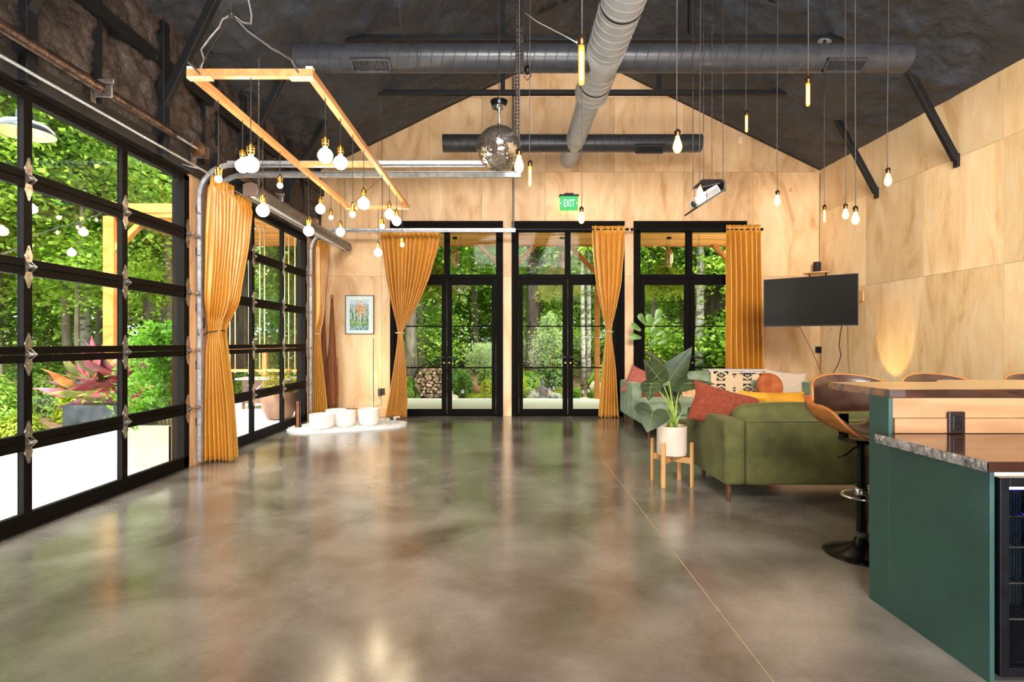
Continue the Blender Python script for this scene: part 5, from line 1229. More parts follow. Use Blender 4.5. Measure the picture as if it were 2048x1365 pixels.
def stand_pot():
    c = V((1.518, 4.965, 0)); t = thing('plant_stand', 'light wood mid-century plant stand holding the white pot', 'plant stand', tuple(c))
    SW = mat('ash_wood', (176, 124, 70), (202, 152, 96), rough=.45, scale=5, stretch=(4, 4, .6))
    an = .10
    for k in range(4):
        a = PI / 4 + k * PI / 2 + an; x, y = c.x + .187 * math.cos(a), c.y + .187 * math.sin(a)
        MB().obox((x, y, .20), V((math.cos(a), math.sin(a), 0)) * .012, V((-math.sin(a), math.cos(a), 0)) * .019, V((0, 0, .20))).build('leg', SW, t, bevel=.003)
    for k in range(2):
        a = PI / 4 + k * PI / 2 + an; MB().obox((c.x, c.y, .235 + (0 if k else 0)), V((math.cos(a), math.sin(a), 0)) * .175, V((-math.sin(a), math.cos(a), 0)) * .012, V((0, 0, .026))).build('crossbar', SW, t, bevel=.002)
    pt = thing('potted_elephant_ear', 'white ceramic pot of dark elephant ear leaves on wood stand', 'potted plant', (c.x, c.y, .262))
    MB().lathe([(.11, .265), (.128, .275), (.133, .30), (.134, .535), (.126, .537), (.124, .50), (.0, .49)], (c.x, c.y, 0), 40).build('pot', mat('white_ceramic', (208, 188, 170), (220, 202, 184), rough=.4, scale=4), pt, smooth='auto')
    MB().lathe([(.124, .495), (.06, .515), (0, .51)], (c.x, c.y, 0), 20).build('soil', mat('potting_soil', (52, 38, 28), (80, 60, 44), rough=.95, scale=60, bump=.8), pt)
    ls = [((1337, 762), (1382, 701), 47, 4.9, (.1, -1, .25)), ((1330, 735), (1296, 701), 24, 5.1, (.3, -1, .6)), ((1321, 762), (1293, 724), 42, 4.85, (-.3, -1, .5)), ((1303, 768), (1297, 797), 36, 4.8, (-.6, -1, .2)),
          ((1362, 768), (1426, 763), 36, 4.95, (.1, -.6, 1)), ((1306, 822), (1296, 860), 55, 4.7, (-.15, -1, .1)), ((1341, 778), (1352, 806), 34, 5.05, (.2, -1, .1)), ((1352, 742), (1376, 760), 30, 5.15, (.3, -1, .5)), ((1348, 800), (1362, 822), 18, 5.05, (.3, -1, .1))]
    for i, (a, b, w, dd, n) in enumerate(ls):
        A_, B2 = P(a[0], a[1], dd), P(b[0], b[1], dd - .1); L = (B2 - A_).length; W = w * dd / F
        lo = MB(); rows = blade(lo, A_, B2 - A_, n, L * 1.08, W * .72, HEART, .10, .12, .03)
        lf = lo.build('leaf', ELEPH, pt, smooth=True)
        vm = MB(); nn = V(n).normalized() * .002
        for sg in rows:
            for i_ in (1, 3, 5, 7, 9, 11):
                vm.tube([sg[i_][0] + nn, sg[i_][2] + nn, sg[i_][3] + nn], [.0016, .001, .0006], 4)
        vm.tube([A_ + nn] + [sg[k][0] + nn for sg in rows[:1] for k in (10, 8, 6, 4, 2, 0)], [.004, .004, .004, .003, .003, .002, .001], 5); vm.build('veins', VEIN, lf)
        r0 = V((c.x + rg.uniform(-.03, .03), c.y + rg.uniform(-.03, .03), .51)); md = (r0 + A_) / 2 + V(((A_.x - c.x) * -.15, 0, .03))
        MB().tube([r0, r0.lerp(md, .5) + V(((r0.x - A_.x) * .1, 0, 0)), md, md.lerp(A_, .6) + V((0, 0, .02)), A_], [.012, .010, .008, .006, .005], 8).build('stalk', STALK, pt, smooth=True)
    for k, (dx, h) in enumerate(((-.03, .16), (.03, .22), (.07, .18), (.0, .26))):
        MB().tube([(c.x + dx * .3, c.y - .02, .5), (c.x + dx * .6, c.y - .03, .5 + h * .5), (c.x + dx * 1.3, c.y - .04, .5 + h)], [.018, .014, .002], 8).build('sheath', STALK, pt, smooth=True)
stand_pot()
FIG = mat('fiddle_leaf', (84, 122, 54), (120, 158, 84), rough=.35, scale=9)
fb = V((P(1304, 0, 9.2).x, 9.22, 0)); t = thing('potted_fiddle_fig', 'fiddle leaf fig with broad light green leaves behind the far sofa', 'potted plant', tuple(fb))
MB().lathe([(.12, 0), (.15, .3), (.14, .3), (.135, .26), (0, .26)], fb, 28).build('pot', mat('terracotta', (160, 92, 60), rough=.8), t, smooth='auto')
STM = mat('fig_stem', (46, 36, 28), (70, 56, 42), rough=.8)
for k, (px, py, a_, L) in enumerate([(1280, 672, (-1, .2), .20), (1279, 658, (-.9, .7), .20), (1287, 645, (-.5, 1), .20), (1296, 648, (.0, 1), .2), (1309, 640, (.35, 1), .22), (1303, 645, (.8, .6), .18), (1298, 668, (.3, .6), .17), (1309, 668, (.8, .5), .15), (1296, 684, (.4, .3), .12), (1313, 684, (1, .5), .15), (1304, 690, (-.4, .5), .12)]):
    q = P(px + 3, py + 4, 9.15 - .03 * (k % 3)); m = MB(); blade(m, q, V((a_[0], -.15, a_[1])), V((.2, -1, .3)), L, L * .42, OBOV, .15, .12, .02); m.build('leaf', FIG, t, smooth=True)
MB().tube([fb + V((0, 0, .25)), P(1296, 760, 9.2), P(1297, 715, 9.18), P(1294, 675, 9.17)], [.014, .011, .008, .004], 7).build('stem', STM, t)
MB().tube([fb + V((.02, 0, .25)), P(1300, 760, 9.2), P(1303, 710, 9.18), P(1308, 665, 9.17)], [.012, .010, .007, .004], 7).build('stem', STM, t)
o_ = thing('side_table', 'dark side table between the sofa arm and the right corner', 'side table', (5.1, 8.75, 0))
MB().box(4.80, 8.5, .62, 5.4, 9.0, .65).build('tabletop', BLM, o_, bevel=.004); MB().box(4.82, 8.52, .38, 5.38, 8.98, .40).build('lower_shelf', MATS['shelf_wood'], o_)
for x in (4.82, 5.36):
    for y in (8.52, 8.96): MB().box(x, y, 0, x + .025, y + .025, .62).build('leg', BLM, o_)
# ================================================================ OUTSIDE
PATIO = mat('patio_concrete', (226, 222, 214), (238, 234, 228), rough=.75, scale=1.2, detail=8, bump=.05, bscale=30)
m = MB().prism([(-6.9, -6, -.14), (-3.45, -6, -.14), (-3.45, 9.64, -.14), (8.5, 9.64, -.14), (8.5, 12.72, -.14), (-6.9, 12.72, -.14)], (0, 0, .12))
o = m.build('patio', PATIO); struct(o)
MULCH = mat('mulch_ground', (84, 58, 40), (138, 104, 76), rough=.95, scale=9, detail=8, bump=1, bscale=40)
def gz(x, y):
    r = math.hypot(x, y); return -.16 + max(0, min(1, (y - 13) / 6)) * .22 + max(0, r - 17) * .035 + .04 * noise.noise(V((x * .6, y * .6, 0)))
m = MB().grid(lambda u, v: (-46 + 84 * u, -16 + 66 * v, gz(-46 + 84 * u, -16 + 66 * v)), 110, 90)
o = m.build('ground', MULCH, smooth=True); struct(o)

# ---- back porch
po = thing('porch', 'orange timber porch roof of narrow boards behind the house', 'porch', (0, 11.2, -.02))
BD = mat('porch_board', (232, 150, 70), (252, 196, 116), rough=.5, scale=2.5, stretch=(.4, 5, 5), rand=.28, distort=.6)
bme = None; yb_ = 9.68
for k in range(30):
    y = yb_ + k * .1015
    if bme is None:
        b = MB().box(-7.0, y + .004, 3.585, 7.4, y + .094, 3.61).build('board', BD, po, bevel=0); bme = b
    else:
        c = bme.copy(); COL.objects.link(c); c.parent = po; c.location = (0, k * .1015, (.004 if k % 2 else 0)); RL[c.name_full] = RL[bme.name_full]
MB().box(-7.1, 9.66, 3.62, 7.5, 12.8, 3.68).build('roof_deck', CEDAR, po)
for a in ((-7.16, 12.68, 3.565, 7.5, 12.80, 3.84), (-7.16, 9.68, 3.53, -3.46, 9.80, 3.79), (-7.16, 9.68, 3.55, -7.04, 12.8, 3.83)): MB().box(*a).build('beam', CEDAR, po, bevel=.01)
for x, y, w in ((-7.12, 9.75, .19), (-7.12, 12.66, .16), (-3.6, 12.66, .14), (.02, 12.66, .12), (2.12, 12.66, .115), (5.5, 12.66, .13)):
    MB().box(x - w / 2, y - w / 2, -.02, x + w / 2, y + w / 2, 3.56).build('post', CEDAR, po, bevel=.008)
    if w < .15 or y < 10:
        for s in (-1, 1):
            if x < -7 and s < 0: continue
            if abs(x - 2.12) < .01 and s > 0: continue
            MB().beam((x + s * .05, y, 2.95), (x + s * .66, y, 3.58), .09, .12, up=(0, 1, 0)).build('brace', CEDAR, po, bevel=.006)
LBR = mat('antique_brass', (150, 122, 74), (204, 178, 126), rough=.3, metal=.8, scale=40, ramp=(.3, .6))
for px, lab in ((910, 'brass lantern hanging outside the left French door'), (1124, 'brass lantern hanging outside the middle French door'), (1338, 'brass lantern hanging outside the right French door')):
    q = P(px, 492, 11.5); x, y = q.x, q.y; zt_ = q.z; t = thing('hanging_lantern', lab, 'lantern', (x, y, zt_ - .46), 'lanterns under the porch')
    S = 1.05
    MB().lathe([(.01, 0), (.03, .01), (.05, .03), (.052, .05), (.07, .055), (.075, .07), (.06, .08)], (x, y, zt_ - .47), 16).build('base', LBR, t, smooth='auto')
    MB().lathe([(.065, 0), (.07, .02), (.094, .05), (.097, .20), (.092, .215)], (x, y, zt_ - .40), 8, rf=lambda a, z: 1).build('body', LBR, t)
    m = MB()
    for k in range(8):
        a = PI / 8 + k * PI / 4
        for j in range(4): m.cyl((x + .0885 * math.cos(a), y + .0885 * math.sin(a), zt_ - .33 + j * .035), (x + .092 * math.cos(a), y + .092 * math.sin(a), zt_ - .33 + j * .035), .012, n=6)
    m.build('fretwork', mat('fret_dark', (62, 48, 26), rough=.5), t)
    MB().lathe([(.098, 0), (.1, .012), (.066, .04), (.062, .055), (.07, .06), (.066, .075), (.03, .11), (.012, .14), (.014, .15), (.004, .17)], (x, y, zt_ - .185), 16).build('cap', LBR, t, smooth='auto')
    MB().cyl((x, y, zt_ - .02), (x, y, 3.5), .003, n=5).lathe([(.05, 0), (.052, .035)], (x, y, 3.50), 16).cyl((x, y, 3.53), (x, y, 3.585), .004, n=5).build('canopy', BLM, t)

FERN = leaf_mat('fern_green', (120, 146, 30), (180, 200, 56), (232, 236, 110), 3)
def fern(label, px, py, dd, R=.50):
    c = P(px, py, dd); t = thing('hanging_fern', label, 'hanging plant', tuple(c), 'ferns hanging from the porch')
    MB().lathe([(.07, -.14), (.12, -.1), (.14, 0), (.13, 0), (.0, -.03)], c, 18).build('basket', mat('coir_basket', (104, 78, 42), (134, 104, 62), rough=.95, scale=40, bump=.8), t)
    rg = np.random.RandomState(int(px)); pts = []
    for f in range(150):
        a = rg.uniform(0, 2 * PI); el = rg.uniform(.05, 1.25); L = R * rg.uniform(.7, 1.1)
        for s in np.linspace(.05, 1, 22):
            h = L * s * math.cos(el) * (1.0) ; z = L * s * math.sin(el) * 1.15 - (s ** 2.2) * L * .95 * math.cos(el * .9)
            for w in (-1, 1): pts.append((h * math.cos(a) - w * .008 * math.sin(a), h * math.sin(a) + w * .008 * math.cos(a), z))
    o = mobj('fronds', leafcloud('fronds', pts, .095, int(px), up=.4, wid=.35), t); o.data.materials.append(FERN); o['kind'] = 'stuff'
    m = MB(); 
    for k in range(3): a = k * 2.1; m.cyl((c.x + .13 * math.cos(a), c.y + .13 * math.sin(a), c.z), (c.x, c.y, c.z + .55), .003, n=4)
    m.cyl((c.x, c.y, c.z + .55), (c.x, c.y, 3.585), .003, n=4); m.build('hanger_wire', CORD, t)
fern('hanging fern outside the left French door beside the curtain', 868, 562, 12.0)
fern('hanging fern outside the middle French door', 1118, 563, 12.0)
fern('hanging fern outside the right French door', 1333, 563, 12.0)
BEAD = mat('wooden_beads', (196, 170, 136), (224, 202, 170), rough=.5)
def orb(label, px, py, dd, R):
    c = P(px, py, dd); t = thing('bead_chandelier', label, 'chandelier', (c.x, c.y, c.z - R)); m = MB()
    for i in range(1, 10):
        th = PI * i / 10; k = max(3, int(20 * math.sin(th)))
        for j in range(k): a = 2 * PI * (j + .5 * (i % 2)) / k; m.ball(c + V((math.sin(th) * math.cos(a), math.sin(th) * math.sin(a), math.cos(th))) * R, .011, 6, 4)
    o = m.build('beads', BEAD, t, smooth=True); o['kind'] = 'stuff'; m = MB()
    for k in range(3): m.tube([c + V((math.cos(k * PI / 3) * math.sin(a), math.sin(k * PI / 3) * math.sin(a), math.cos(a))) * R for a in np.linspace(0, 2 * PI, 25)[:-1]], .004, 5, closed=True)
    m.cyl(c + V((0, 0, R)), (c.x, c.y, 3.585), .004, n=5); m.build('frame', BLM, t)
orb('round beaded chandelier under the porch seen through the left French door', 921, 568, 11.2, .18); orb('round beaded chandelier under the porch seen through the right French door', 1398, 565, 11.4, .155)

# ---- porch bar with swing seats, fire table
PINE = mat('honey_pine', (206, 140, 66), (230, 172, 98), rough=.5, scale=3, stretch=(.5, 4, 4), distort=.6)
t = thing('outdoor_bar', 'long timber outdoor bar rail behind the swing seats', 'bar rail', (-4.9, 10.95, -.02))
MB().box(-6.4, 10.95, 1.12, -3.5, 11.25, 1.24).build('rail_top', CEDAR, t, bevel=.008)
for x in (-6.3, -5.0, -3.7): MB().box(x, 11.05, -.02, x + .09, 11.14, 1.12).build('post', CEDAR, t)
ROPEP = mat('pale_rope', (214, 186, 140), (232, 210, 170), rough=.9, scale=60, bump=.4)
for i, (xa_, xb_, lab) in enumerate(((-5.32, -4.86, 'left rope swing seat behind the tied curtain'), (-4.75, -4.18, 'middle rope swing seat seen through the farther garage door'), (-4.08, -3.62, 'right rope swing seat near the corner of the house'))):
    t = thing('swing_seat', lab, 'swing', ((xa_ + xb_) / 2, 10.4, .74), 'rope swing seats at the porch bar')
    MB().box(xa_, 10.26, .735, xb_, 10.54, .775).build('seat', PINE, t, bevel=.006)
    for x in (xa_ + .05, xb_ - .05):
        for y in (10.3, 10.5): MB().cyl((x, y, .70), (x, y, 3.585), .011, n=7).ball((x, y, .715), .02, 8, 6).build('rope', ROPEP, t, smooth=True)
t = thing('fire_table', 'brown metal fire table with white cross braces on the porch', 'fire table', (-4.75, 11.0, -.02))
FT = mat('rust_brown_metal', (84, 56, 44), (110, 76, 60), rough=.5, scale=6)
xa_, xb_, ya_, yb2 = -5.2, -4.3, 10.62, 10.92
MB().box(xa_, ya_, .1, xb_, yb2, .55).build('body', FT, t, bevel=.008); MB().box(xa_ - .1, ya_ - .08, .56, xb_ + .08, yb2 + .08, .60).build('top', mat('pale_tabletop', (176, 168, 164), (196, 188, 184), rough=.4), t, bevel=.006)
m = MB()
for x in (xa_ + .25, xb_ - .25): m.beam((x - .13, ya_ - .004, .2), (x + .13, ya_ - .004, .46), .012, .012).beam((x + .13, ya_ - .004, .2), (x - .13, ya_ - .004, .46), .012, .012)
m.build('cross_brace', mat('white_metal', (222, 218, 214), rough=.4), t)
for x in (xa_, xb_ - .04):
    for y in (ya_, yb2 - .04): MB().box(x, y, -.02, x + .04, y + .04, .12).build('leg', FT, t)

# ---- barn lamps on the outer wall, string lights
for i, (y, lab) in enumerate(((4.33, 'barn lamp with yellow-white inside outside the top left pane'), (7.85, 'farther barn lamp outside, seen beside the garage curtain'))):
    x, z = -3.86, 2.97; t = thing('barn_lamp', lab, 'wall lamp', (x, y, z))
    pr = [(.205, 0), (.208, .004), (.20, .03), (.16, .075), (.085, .10), (.06, .115), (.055, .18), (.03, .20)]
    m = MB().lathe(pr, (x, y, z), 36); m.f = m.f[:-2]; m.build('shade', mat('navy_black_enamel', (28, 32, 44), (38, 42, 54), rough=.25), t, smooth='auto')
    m = MB().lathe([(.202, .002), (.194, .028), (.155, .07), (.08, .095), (.05, .10)], (x, y, z), 36); m.f = m.f[:-2]; m.build('shade_lining', mat('emissive_yellow_enamel', (232, 212, 150), (240, 224, 170), rough=.4, emis=(232, 200, 110), es=.12), t, smooth=True)  # lining has a faint glow of its own added as emission
    MB().tube([(x, y, z + .19), (x, y, z + .3), (x + .06, y, z + .40), (x + .2, y, z + .42), (-3.45, y, z + .36)], .012, 8).build('gooseneck_arm', BLM, t, smooth=True)
    MB().ball((x, y, z + .005), .055, 14, 10).build('bulb', bulb_mat('amber_bulb_%d' % i, (1, .62, .2), 2.2, .5), t, smooth=True)
t = thing('string_lights', 'black wire of small string light bulbs sagging before the trees', 'string lights', tuple(P(120, 457, 8)))
pts = [P(40, 484, 7.0), P(80, 468, 7.4), P(115, 455, 7.8), P(155, 445, 8.3), P(193, 431, 8.9), P(222, 418, 9.6)]
MB().tube(pts, .006, 5).build('wire', CORD, t)
for p in [pts[0]] + pts[2:5]:
    b = MB().lathe([(.012, 0), (.014, .04), (.01, .05)], p - V((0, 0, .05)), 8).build('bulb_cap', CORD, t); MB().ball(p - V((0, 0, .075)), (.024, .024, .034), 10, 8).build('bulb', MATS['amber_bulb_0'] if 0 else bulb_mat('string_bulb', (1, .8, .5), 2.5, .6) if 'string_bulb' not in MATS else MATS['string_bulb'], b, smooth=True)

# ---- planters near the left glass
CONC = mat('cast_concrete', (150, 141, 118), (172, 162, 138), rough=.85, scale=3, detail=8, bump=.3, bscale=30)
t = thing('concrete_planter', 'square cast concrete planter with a tall leafy green shrub', 'planter', (-3.78, 5.95, -.02))
x0_, x1_, y0_, y1_ = -4.04, -3.53, 5.70, 6.2
MB().box(x0_, y0_, -.02, x1_, y0_ + .04, .42).box(x0_, y1_ - .04, -.02, x1_, y1_, .42).box(x0_, y0_, -.02, x0_ + .04, y1_, .42).box(x1_ - .04, y0_, -.02, x1_, y1_, .42).build('box', CONC, t, bevel=.008)
MB().box(x0_ + .04, y0_ + .04, .2, x1_ - .04, y1_ - .04, .37).build('soil', MULCH, t)
BUSH = leaf_mat('bright_shrub_leaf', (64, 112, 20), (120, 170, 40), (176, 212, 74), 2.5)
rgn = np.random.RandomState(11); pts = []; m = MB()
for f in range(150):
    a = rgn.uniform(0, 2 * PI); h = rgn.uniform(.12, 1.12); L = rgn.uniform(.28, .52) * (1.15 - h * .35); b0 = np.array([-3.80, 5.95, .40 + h])
    dr = np.array([math.cos(a), math.sin(a), rgn.uniform(-.2, .5)]); 
    for s in np.linspace(.15, 1, 11):
        p = b0 + dr * L * s + np.array([0, 0, -.22 * s * s * L / .4])
        if p[0] > -3.57: continue
        for w in (-1, 1): pts.append(p + np.array([-dr[1], dr[0], 0]) * w * .012)
o = mobj('foliage', leafcloud('shrub_foliage', pts, .075, 3, up=.5, wid=.5), t, loc=(3.78, -5.95, .02)); o.data.materials.append(BUSH); o['kind'] = 'stuff'
for k in range(4): m.tube([(-3.8 + .04 * k, 5.95, .3), (-3.82 + .05 * k, 5.93, .8), (-3.84 + .06 * k, 5.96, 1.35)], [.014, .01, .005], 6)
m.build('stem', mat('shrub_stem', (110, 92, 60), rough=.9), t)
t = thing('black_planter', 'long black planter holding a red and pink cordyline', 'planter', (-6.75, 9.0, -.1))
MB().box(-7.25, 8.82, -.1, -6.42, 9.24, .27).build('box', mat('planter_charcoal', (52, 54, 60), (66, 68, 74), rough=.5), t, bevel=.01)
CM = [mat('cordyline_burgundy', (62, 18, 24), (104, 32, 40), rough=.35, scale=6), mat('cordyline_pink', (140, 40, 64), (196, 96, 108), rough=.35, scale=5), mat('cordyline_green', (70, 74, 28), (128, 120, 56), rough=.35, scale=5), mat('cordyline_orange', (132, 60, 30), (176, 116, 60), rough=.35, scale=5)]
rg = random.Random(21); STRAP = [(0, 1.0), (.2, .85), (.38, .65), (.44, .45), (.38, .25), (.22, .1), (.1, 0)]
for k in range(120):
    a = rg.uniform(0, 2 * PI); el = rg.uniform(-.15, 1.35); L = rg.uniform(.42, .78); hb = rg.choice([0, .1, .25]); cx_ = rg.choice([-6.9, -6.65, -6.4])
    b0 = V((cx_, 9.0, .42 + hb)); d_ = V((math.cos(a) * math.cos(el), math.sin(a) * math.cos(el), math.sin(el)))
    if d_.y > .5: d_.y *= .6
    m = MB(); up = V((-d_.x * .3, -.5, 1)); blade(m, b0 + d_ * .06, d_, up, L, L * .085, STRAP, .25, .28, .015, nv=2); m.build('leaf', CM[rg.choice([0, 0, 1, 2, 2, 3, 0])], t, smooth=True)
m = MB(); [m.cyl((x, 9.0, .1), (x, 9.0, .75), .02, n=6) for x in (-7.0, -6.72, -6.45)]; m.build('stem', MATS['shrub_stem'], t)
t = thing('round_pot', 'large round brown pot of yellow and red foliage outside the house corner', 'planter', (-3.9, 9.3, -.02))
MB().lathe([(.13, 0), (.2, .03), (.28, .2), (.305, .36), (.30, .46), (.275, .46), (.27, .38), (0, .38)], (-3.9, 9.28, -.02), 36).build('pot', mat('brown_glazed_pot', (112, 76, 58), (144, 102, 80), rough=.5, scale=4), t, smooth='auto')
pts = []; rgn = np.random.RandomState(5)
for f in range(90):
    a = rgn.uniform(0, 2 * PI); el = rgn.uniform(.2, 1.4); L = rgn.uniform(.25, .48)
    for s in np.linspace(.3, 1, 6): pts.append((math.cos(a) * math.cos(el) * L * s * .9 - .03, math.sin(a) * math.cos(el) * L * s, .42 + math.sin(el) * L * s * .9))
o = mobj('foliage', leafcloud('pot_foliage', pts, .12, 5, up=.3, wid=.3), t); o.data.materials.append(leaf_mat('croton', (150, 60, 40), (150, 150, 30), (220, 200, 70), 4)); o['kind'] = 'stuff'

# ---- garden behind the porch
ROCK = mat('tan_rock', (176, 148, 118), (216, 196, 172), rough=.9, scale=3, detail=8, bump=.6, bscale=9, rand=.15)
def rock(label, px, py, dd, w, h, M=None):
    c = P(px, py, dd); c.z = gz(c.x, dd) + h * .4; sd = px * .37
    m = MB().ball(c, (w / 2, w * .4, h * .6), 16, 11, fn=lambda d: 1 + .28 * noise.noise(V((d.x * 1.6 + sd, d.y * 1.6, d.z * 1.6))) + .1 * noise.noise(V((d.x * 5, d.y * 5 + sd, d.z * 5))))
    return tag(m.build('boulder', M or ROCK, smooth=True), label, 'rock')
rock('rounded tan boulder left of the seated statue', 1063, 790, 12.95, .26, .2); rock('flat pale rock behind the statue, on its left', 1073, 775, 14.2, .36, .18); rock('tan rock just right of the statue', 1103, 783, 13.3, .32, .24)
rock('low rust-coloured rock beside the right succulent', 1110, 792, 12.95, .34, .12, mat('rust_rock', (150, 96, 62), (186, 130, 92), rough=.9, scale=6, bump=.5)); rock('large pale boulder behind the porch post', 1192, 766, 14.6, .42, .34); rock('flat tan rock under the nearer path light', 1168, 792, 13.0, .34, .13)
rock('long brown rock in the mulch of the left garden bed', 952, 763, 15, .6, .2, MATS['rust_rock']); rock('pale angular rock right of the firewood', 898, 775, 13.4, .22, .3)
rock('broad rock at the edge of the patio by the firewood', 905, 790, 13.0, .3, .2)
def path_light(label, px, pyb, dd):
    c = P(px, pyb, dd); zb = gz(c.x, dd); t = thing('path_light', label, 'path light', (c.x, dd, zb), 'solar path lights in the garden'); h = .36
    MB().cyl((c.x, dd, zb), (c.x, dd, zb + h * .62), .012, n=8).build('stake', BLM, t)
    MB().lathe([(.03, 0), (.036, .005), (.036, .09), (.03, .095)], (c.x, dd, zb + h * .6), 14).build('lens', mat('frost_lens', (190, 186, 180), rough=.4), t)
    MB().lathe([(.07, 0), (.072, .008), (.05, .03), (.02, .04), (0, .045)], (c.x, dd, zb + h * .6 + .09), 18).build('cap', BLM, t, smooth='auto')
path_light('path light right behind the statue', 1098, 780, 13.6); path_light('path light farther right of the statue, by the boulder', 1107, 780, 13.9)
path_light('nearer path light left of the porch post', 1165, 792, 13.0); path_light('taller path light close to the porch post', 1176, 786, 13.3); path_light('path light in the left garden bed', 925, 796, 12.95)
# seated statue
STONE = mat('bronze_grey_stone', (92, 84, 80), (140, 130, 122), rough=.5, scale=14, bump=.4, bscale=50)
c = P(1084, 796, 13.0); c.z = -.10; K_ = .50
t = thing('seated_statue', 'grey seated meditating stone figure among garden rocks', 'statue', tuple(c))
def e(m, x, y, z, rx, ry, rz, n=18): return m.ball(c + V((x, y, z)) * K_, (rx * K_, ry * K_, rz * K_), n, 12)
m = MB(); e(m, 0, 0, .10, .40, .24, .10); 
for s in (-1, 1):
    m.tube([c + V((s * .10, 0, .14)) * K_, c + V((s * .36, -.10, .11)) * K_, c + V((s * .12, -.24, .10)) * K_, c + V((-s * .12, -.25, .13)) * K_], [.085 * K_ * 1.2, .10 * K_, .07 * K_, .045 * K_], 12)
m.lathe([(.17 * K_, .1 * K_), (.16 * K_, .22 * K_), (.15 * K_, .34 * K_), (.19 * K_, .48 * K_), (.21 * K_, .58 * K_), (.17 * K_, .66 * K_), (.075 * K_, .70 * K_), (.065 * K_, .78 * K_)], c, 20, rf=lambda a, z: 1 - .25 * abs(math.sin(a)) if True else 1)
for s in (-1, 1): m.tube([c + V((s * .19, 0, .60)) * K_, c + V((s * .27, .0, .42)) * K_, c + V((s * .24, -.08, .28)) * K_, c + V((s * .06, -.2, .21)) * K_], [.06 * K_, .055 * K_, .045 * K_, .035 * K_], 10)
m.ball(c + V((0, -.2, .2)) * K_, (.08 * K_, .05 * K_, .025 * K_), 12, 8)
bd = m.build('body', STONE, t, smooth=True)
rm = bd.modifiers.new('r', 'REMESH'); rm.mode = 'VOXEL'; rm.voxel_size = .009; rm.use_smooth_shade = True
m = MB(); e(m, 0, -.01, .88, .095, .105, .125, 20); e(m, 0, -.11, .87, .016, .02, .03, 8)
for s in (-1, 1): e(m, s * .098, 0, .86, .014, .022, .05, 8); e(m, s * .036, -.098, .90, .02, .012, .007, 8)
e(m, 0, -.105, .825, .03, .012, .008, 8); m.build('head', STONE, t, smooth=True)
m = MB(); e(m, 0, .01, .94, .10, .105, .085); e(m, 0, 0, 1.04, .045, .045, .045, 12)
for k in range(60): a = k * 2.4; z = .93 + .1 * (k / 60); r = .1 * math.cos((z - .93) * 9); m.ball(c + V((r * math.cos(a), .01 + r * math.sin(a) * (1 if math.sin(a) > -.3 else .95), z)) * K_, .009 * K_ * 1.4, 5, 4)
m.build('hair', STONE, t, smooth=True)
# firewood rack
c = V((P(864, 0, 13.1).x, 13.1, .36)); R = .44
t = thing('firewood_hoop', 'round black steel hoop rack filled with split firewood', 'log rack', (c.x, c.y, -.1))
MB().tube([(c.x + R * math.cos(a), c.y - .12, c.z + R * math.sin(a)) for a in np.linspace(0, 2 * PI, 41)[:-1]], .01, 8, closed=True).tube([(c.x + R * math.cos(a), c.y + .12, c.z + R * math.sin(a)) for a in np.linspace(0, 2 * PI, 41)[:-1]], .01, 8, closed=True).build('hoop', BLM, t, smooth=True)
MB().box(c.x - .25, c.y - .13, -.12, c.x - .2, c.y + .13, -.02).box(c.x + .2, c.y - .13, -.12, c.x + .25, c.y + .13, -.02).build('foot', BLM, t)
WD = [mat('split_wood', (176, 140, 110), (216, 184, 154), rough=.85, scale=14, rand=.35), mat('split_wood_dark', (120, 94, 76), (160, 130, 106), rough=.85, scale=14, rand=.35)]
ORD = 'zeroth first second third fourth fifth sixth seventh eighth ninth tenth eleventh twelfth thirteenth fourteenth'.split(); rg = random.Random(12); row = 0; z = c.z - R + .05; s_ = .088
while z < c.z + R * .78:
    x = c.x - R + (s_ / 2 if row % 2 else 0); li = 0
    while x < c.x + R:
        if math.hypot(x - c.x, z - c.z) < R - .045:
            jx_, jz_ = rg.uniform(-.022, .022), rg.uniform(-.02, .02); n = rg.choice([3, 4, 4, 5]); a0 = rg.uniform(0, 6); q = [(x + jx_ + .045 * rg.uniform(.8, 1.1) * math.cos(a0 + k * 2 * PI / n), z + jz_ + .043 * rg.uniform(.8, 1.1) * math.sin(a0 + k * 2 * PI / n)) for k in range(n)]
            li += 1; y0 = c.y - .19 + rg.uniform(-.03, .03)
            tag(MB().prism([(a, y0, b) for a, b in q], (0, .38, 0)).build('firewood_log', rg.choice(WD)), 'split firewood log, %s from the left in the %s row up' % (ORD[li], ORD[row + 1]), 'firewood', 'firewood in the round rack')
        x += s_
    z += s_ * .86; row += 1

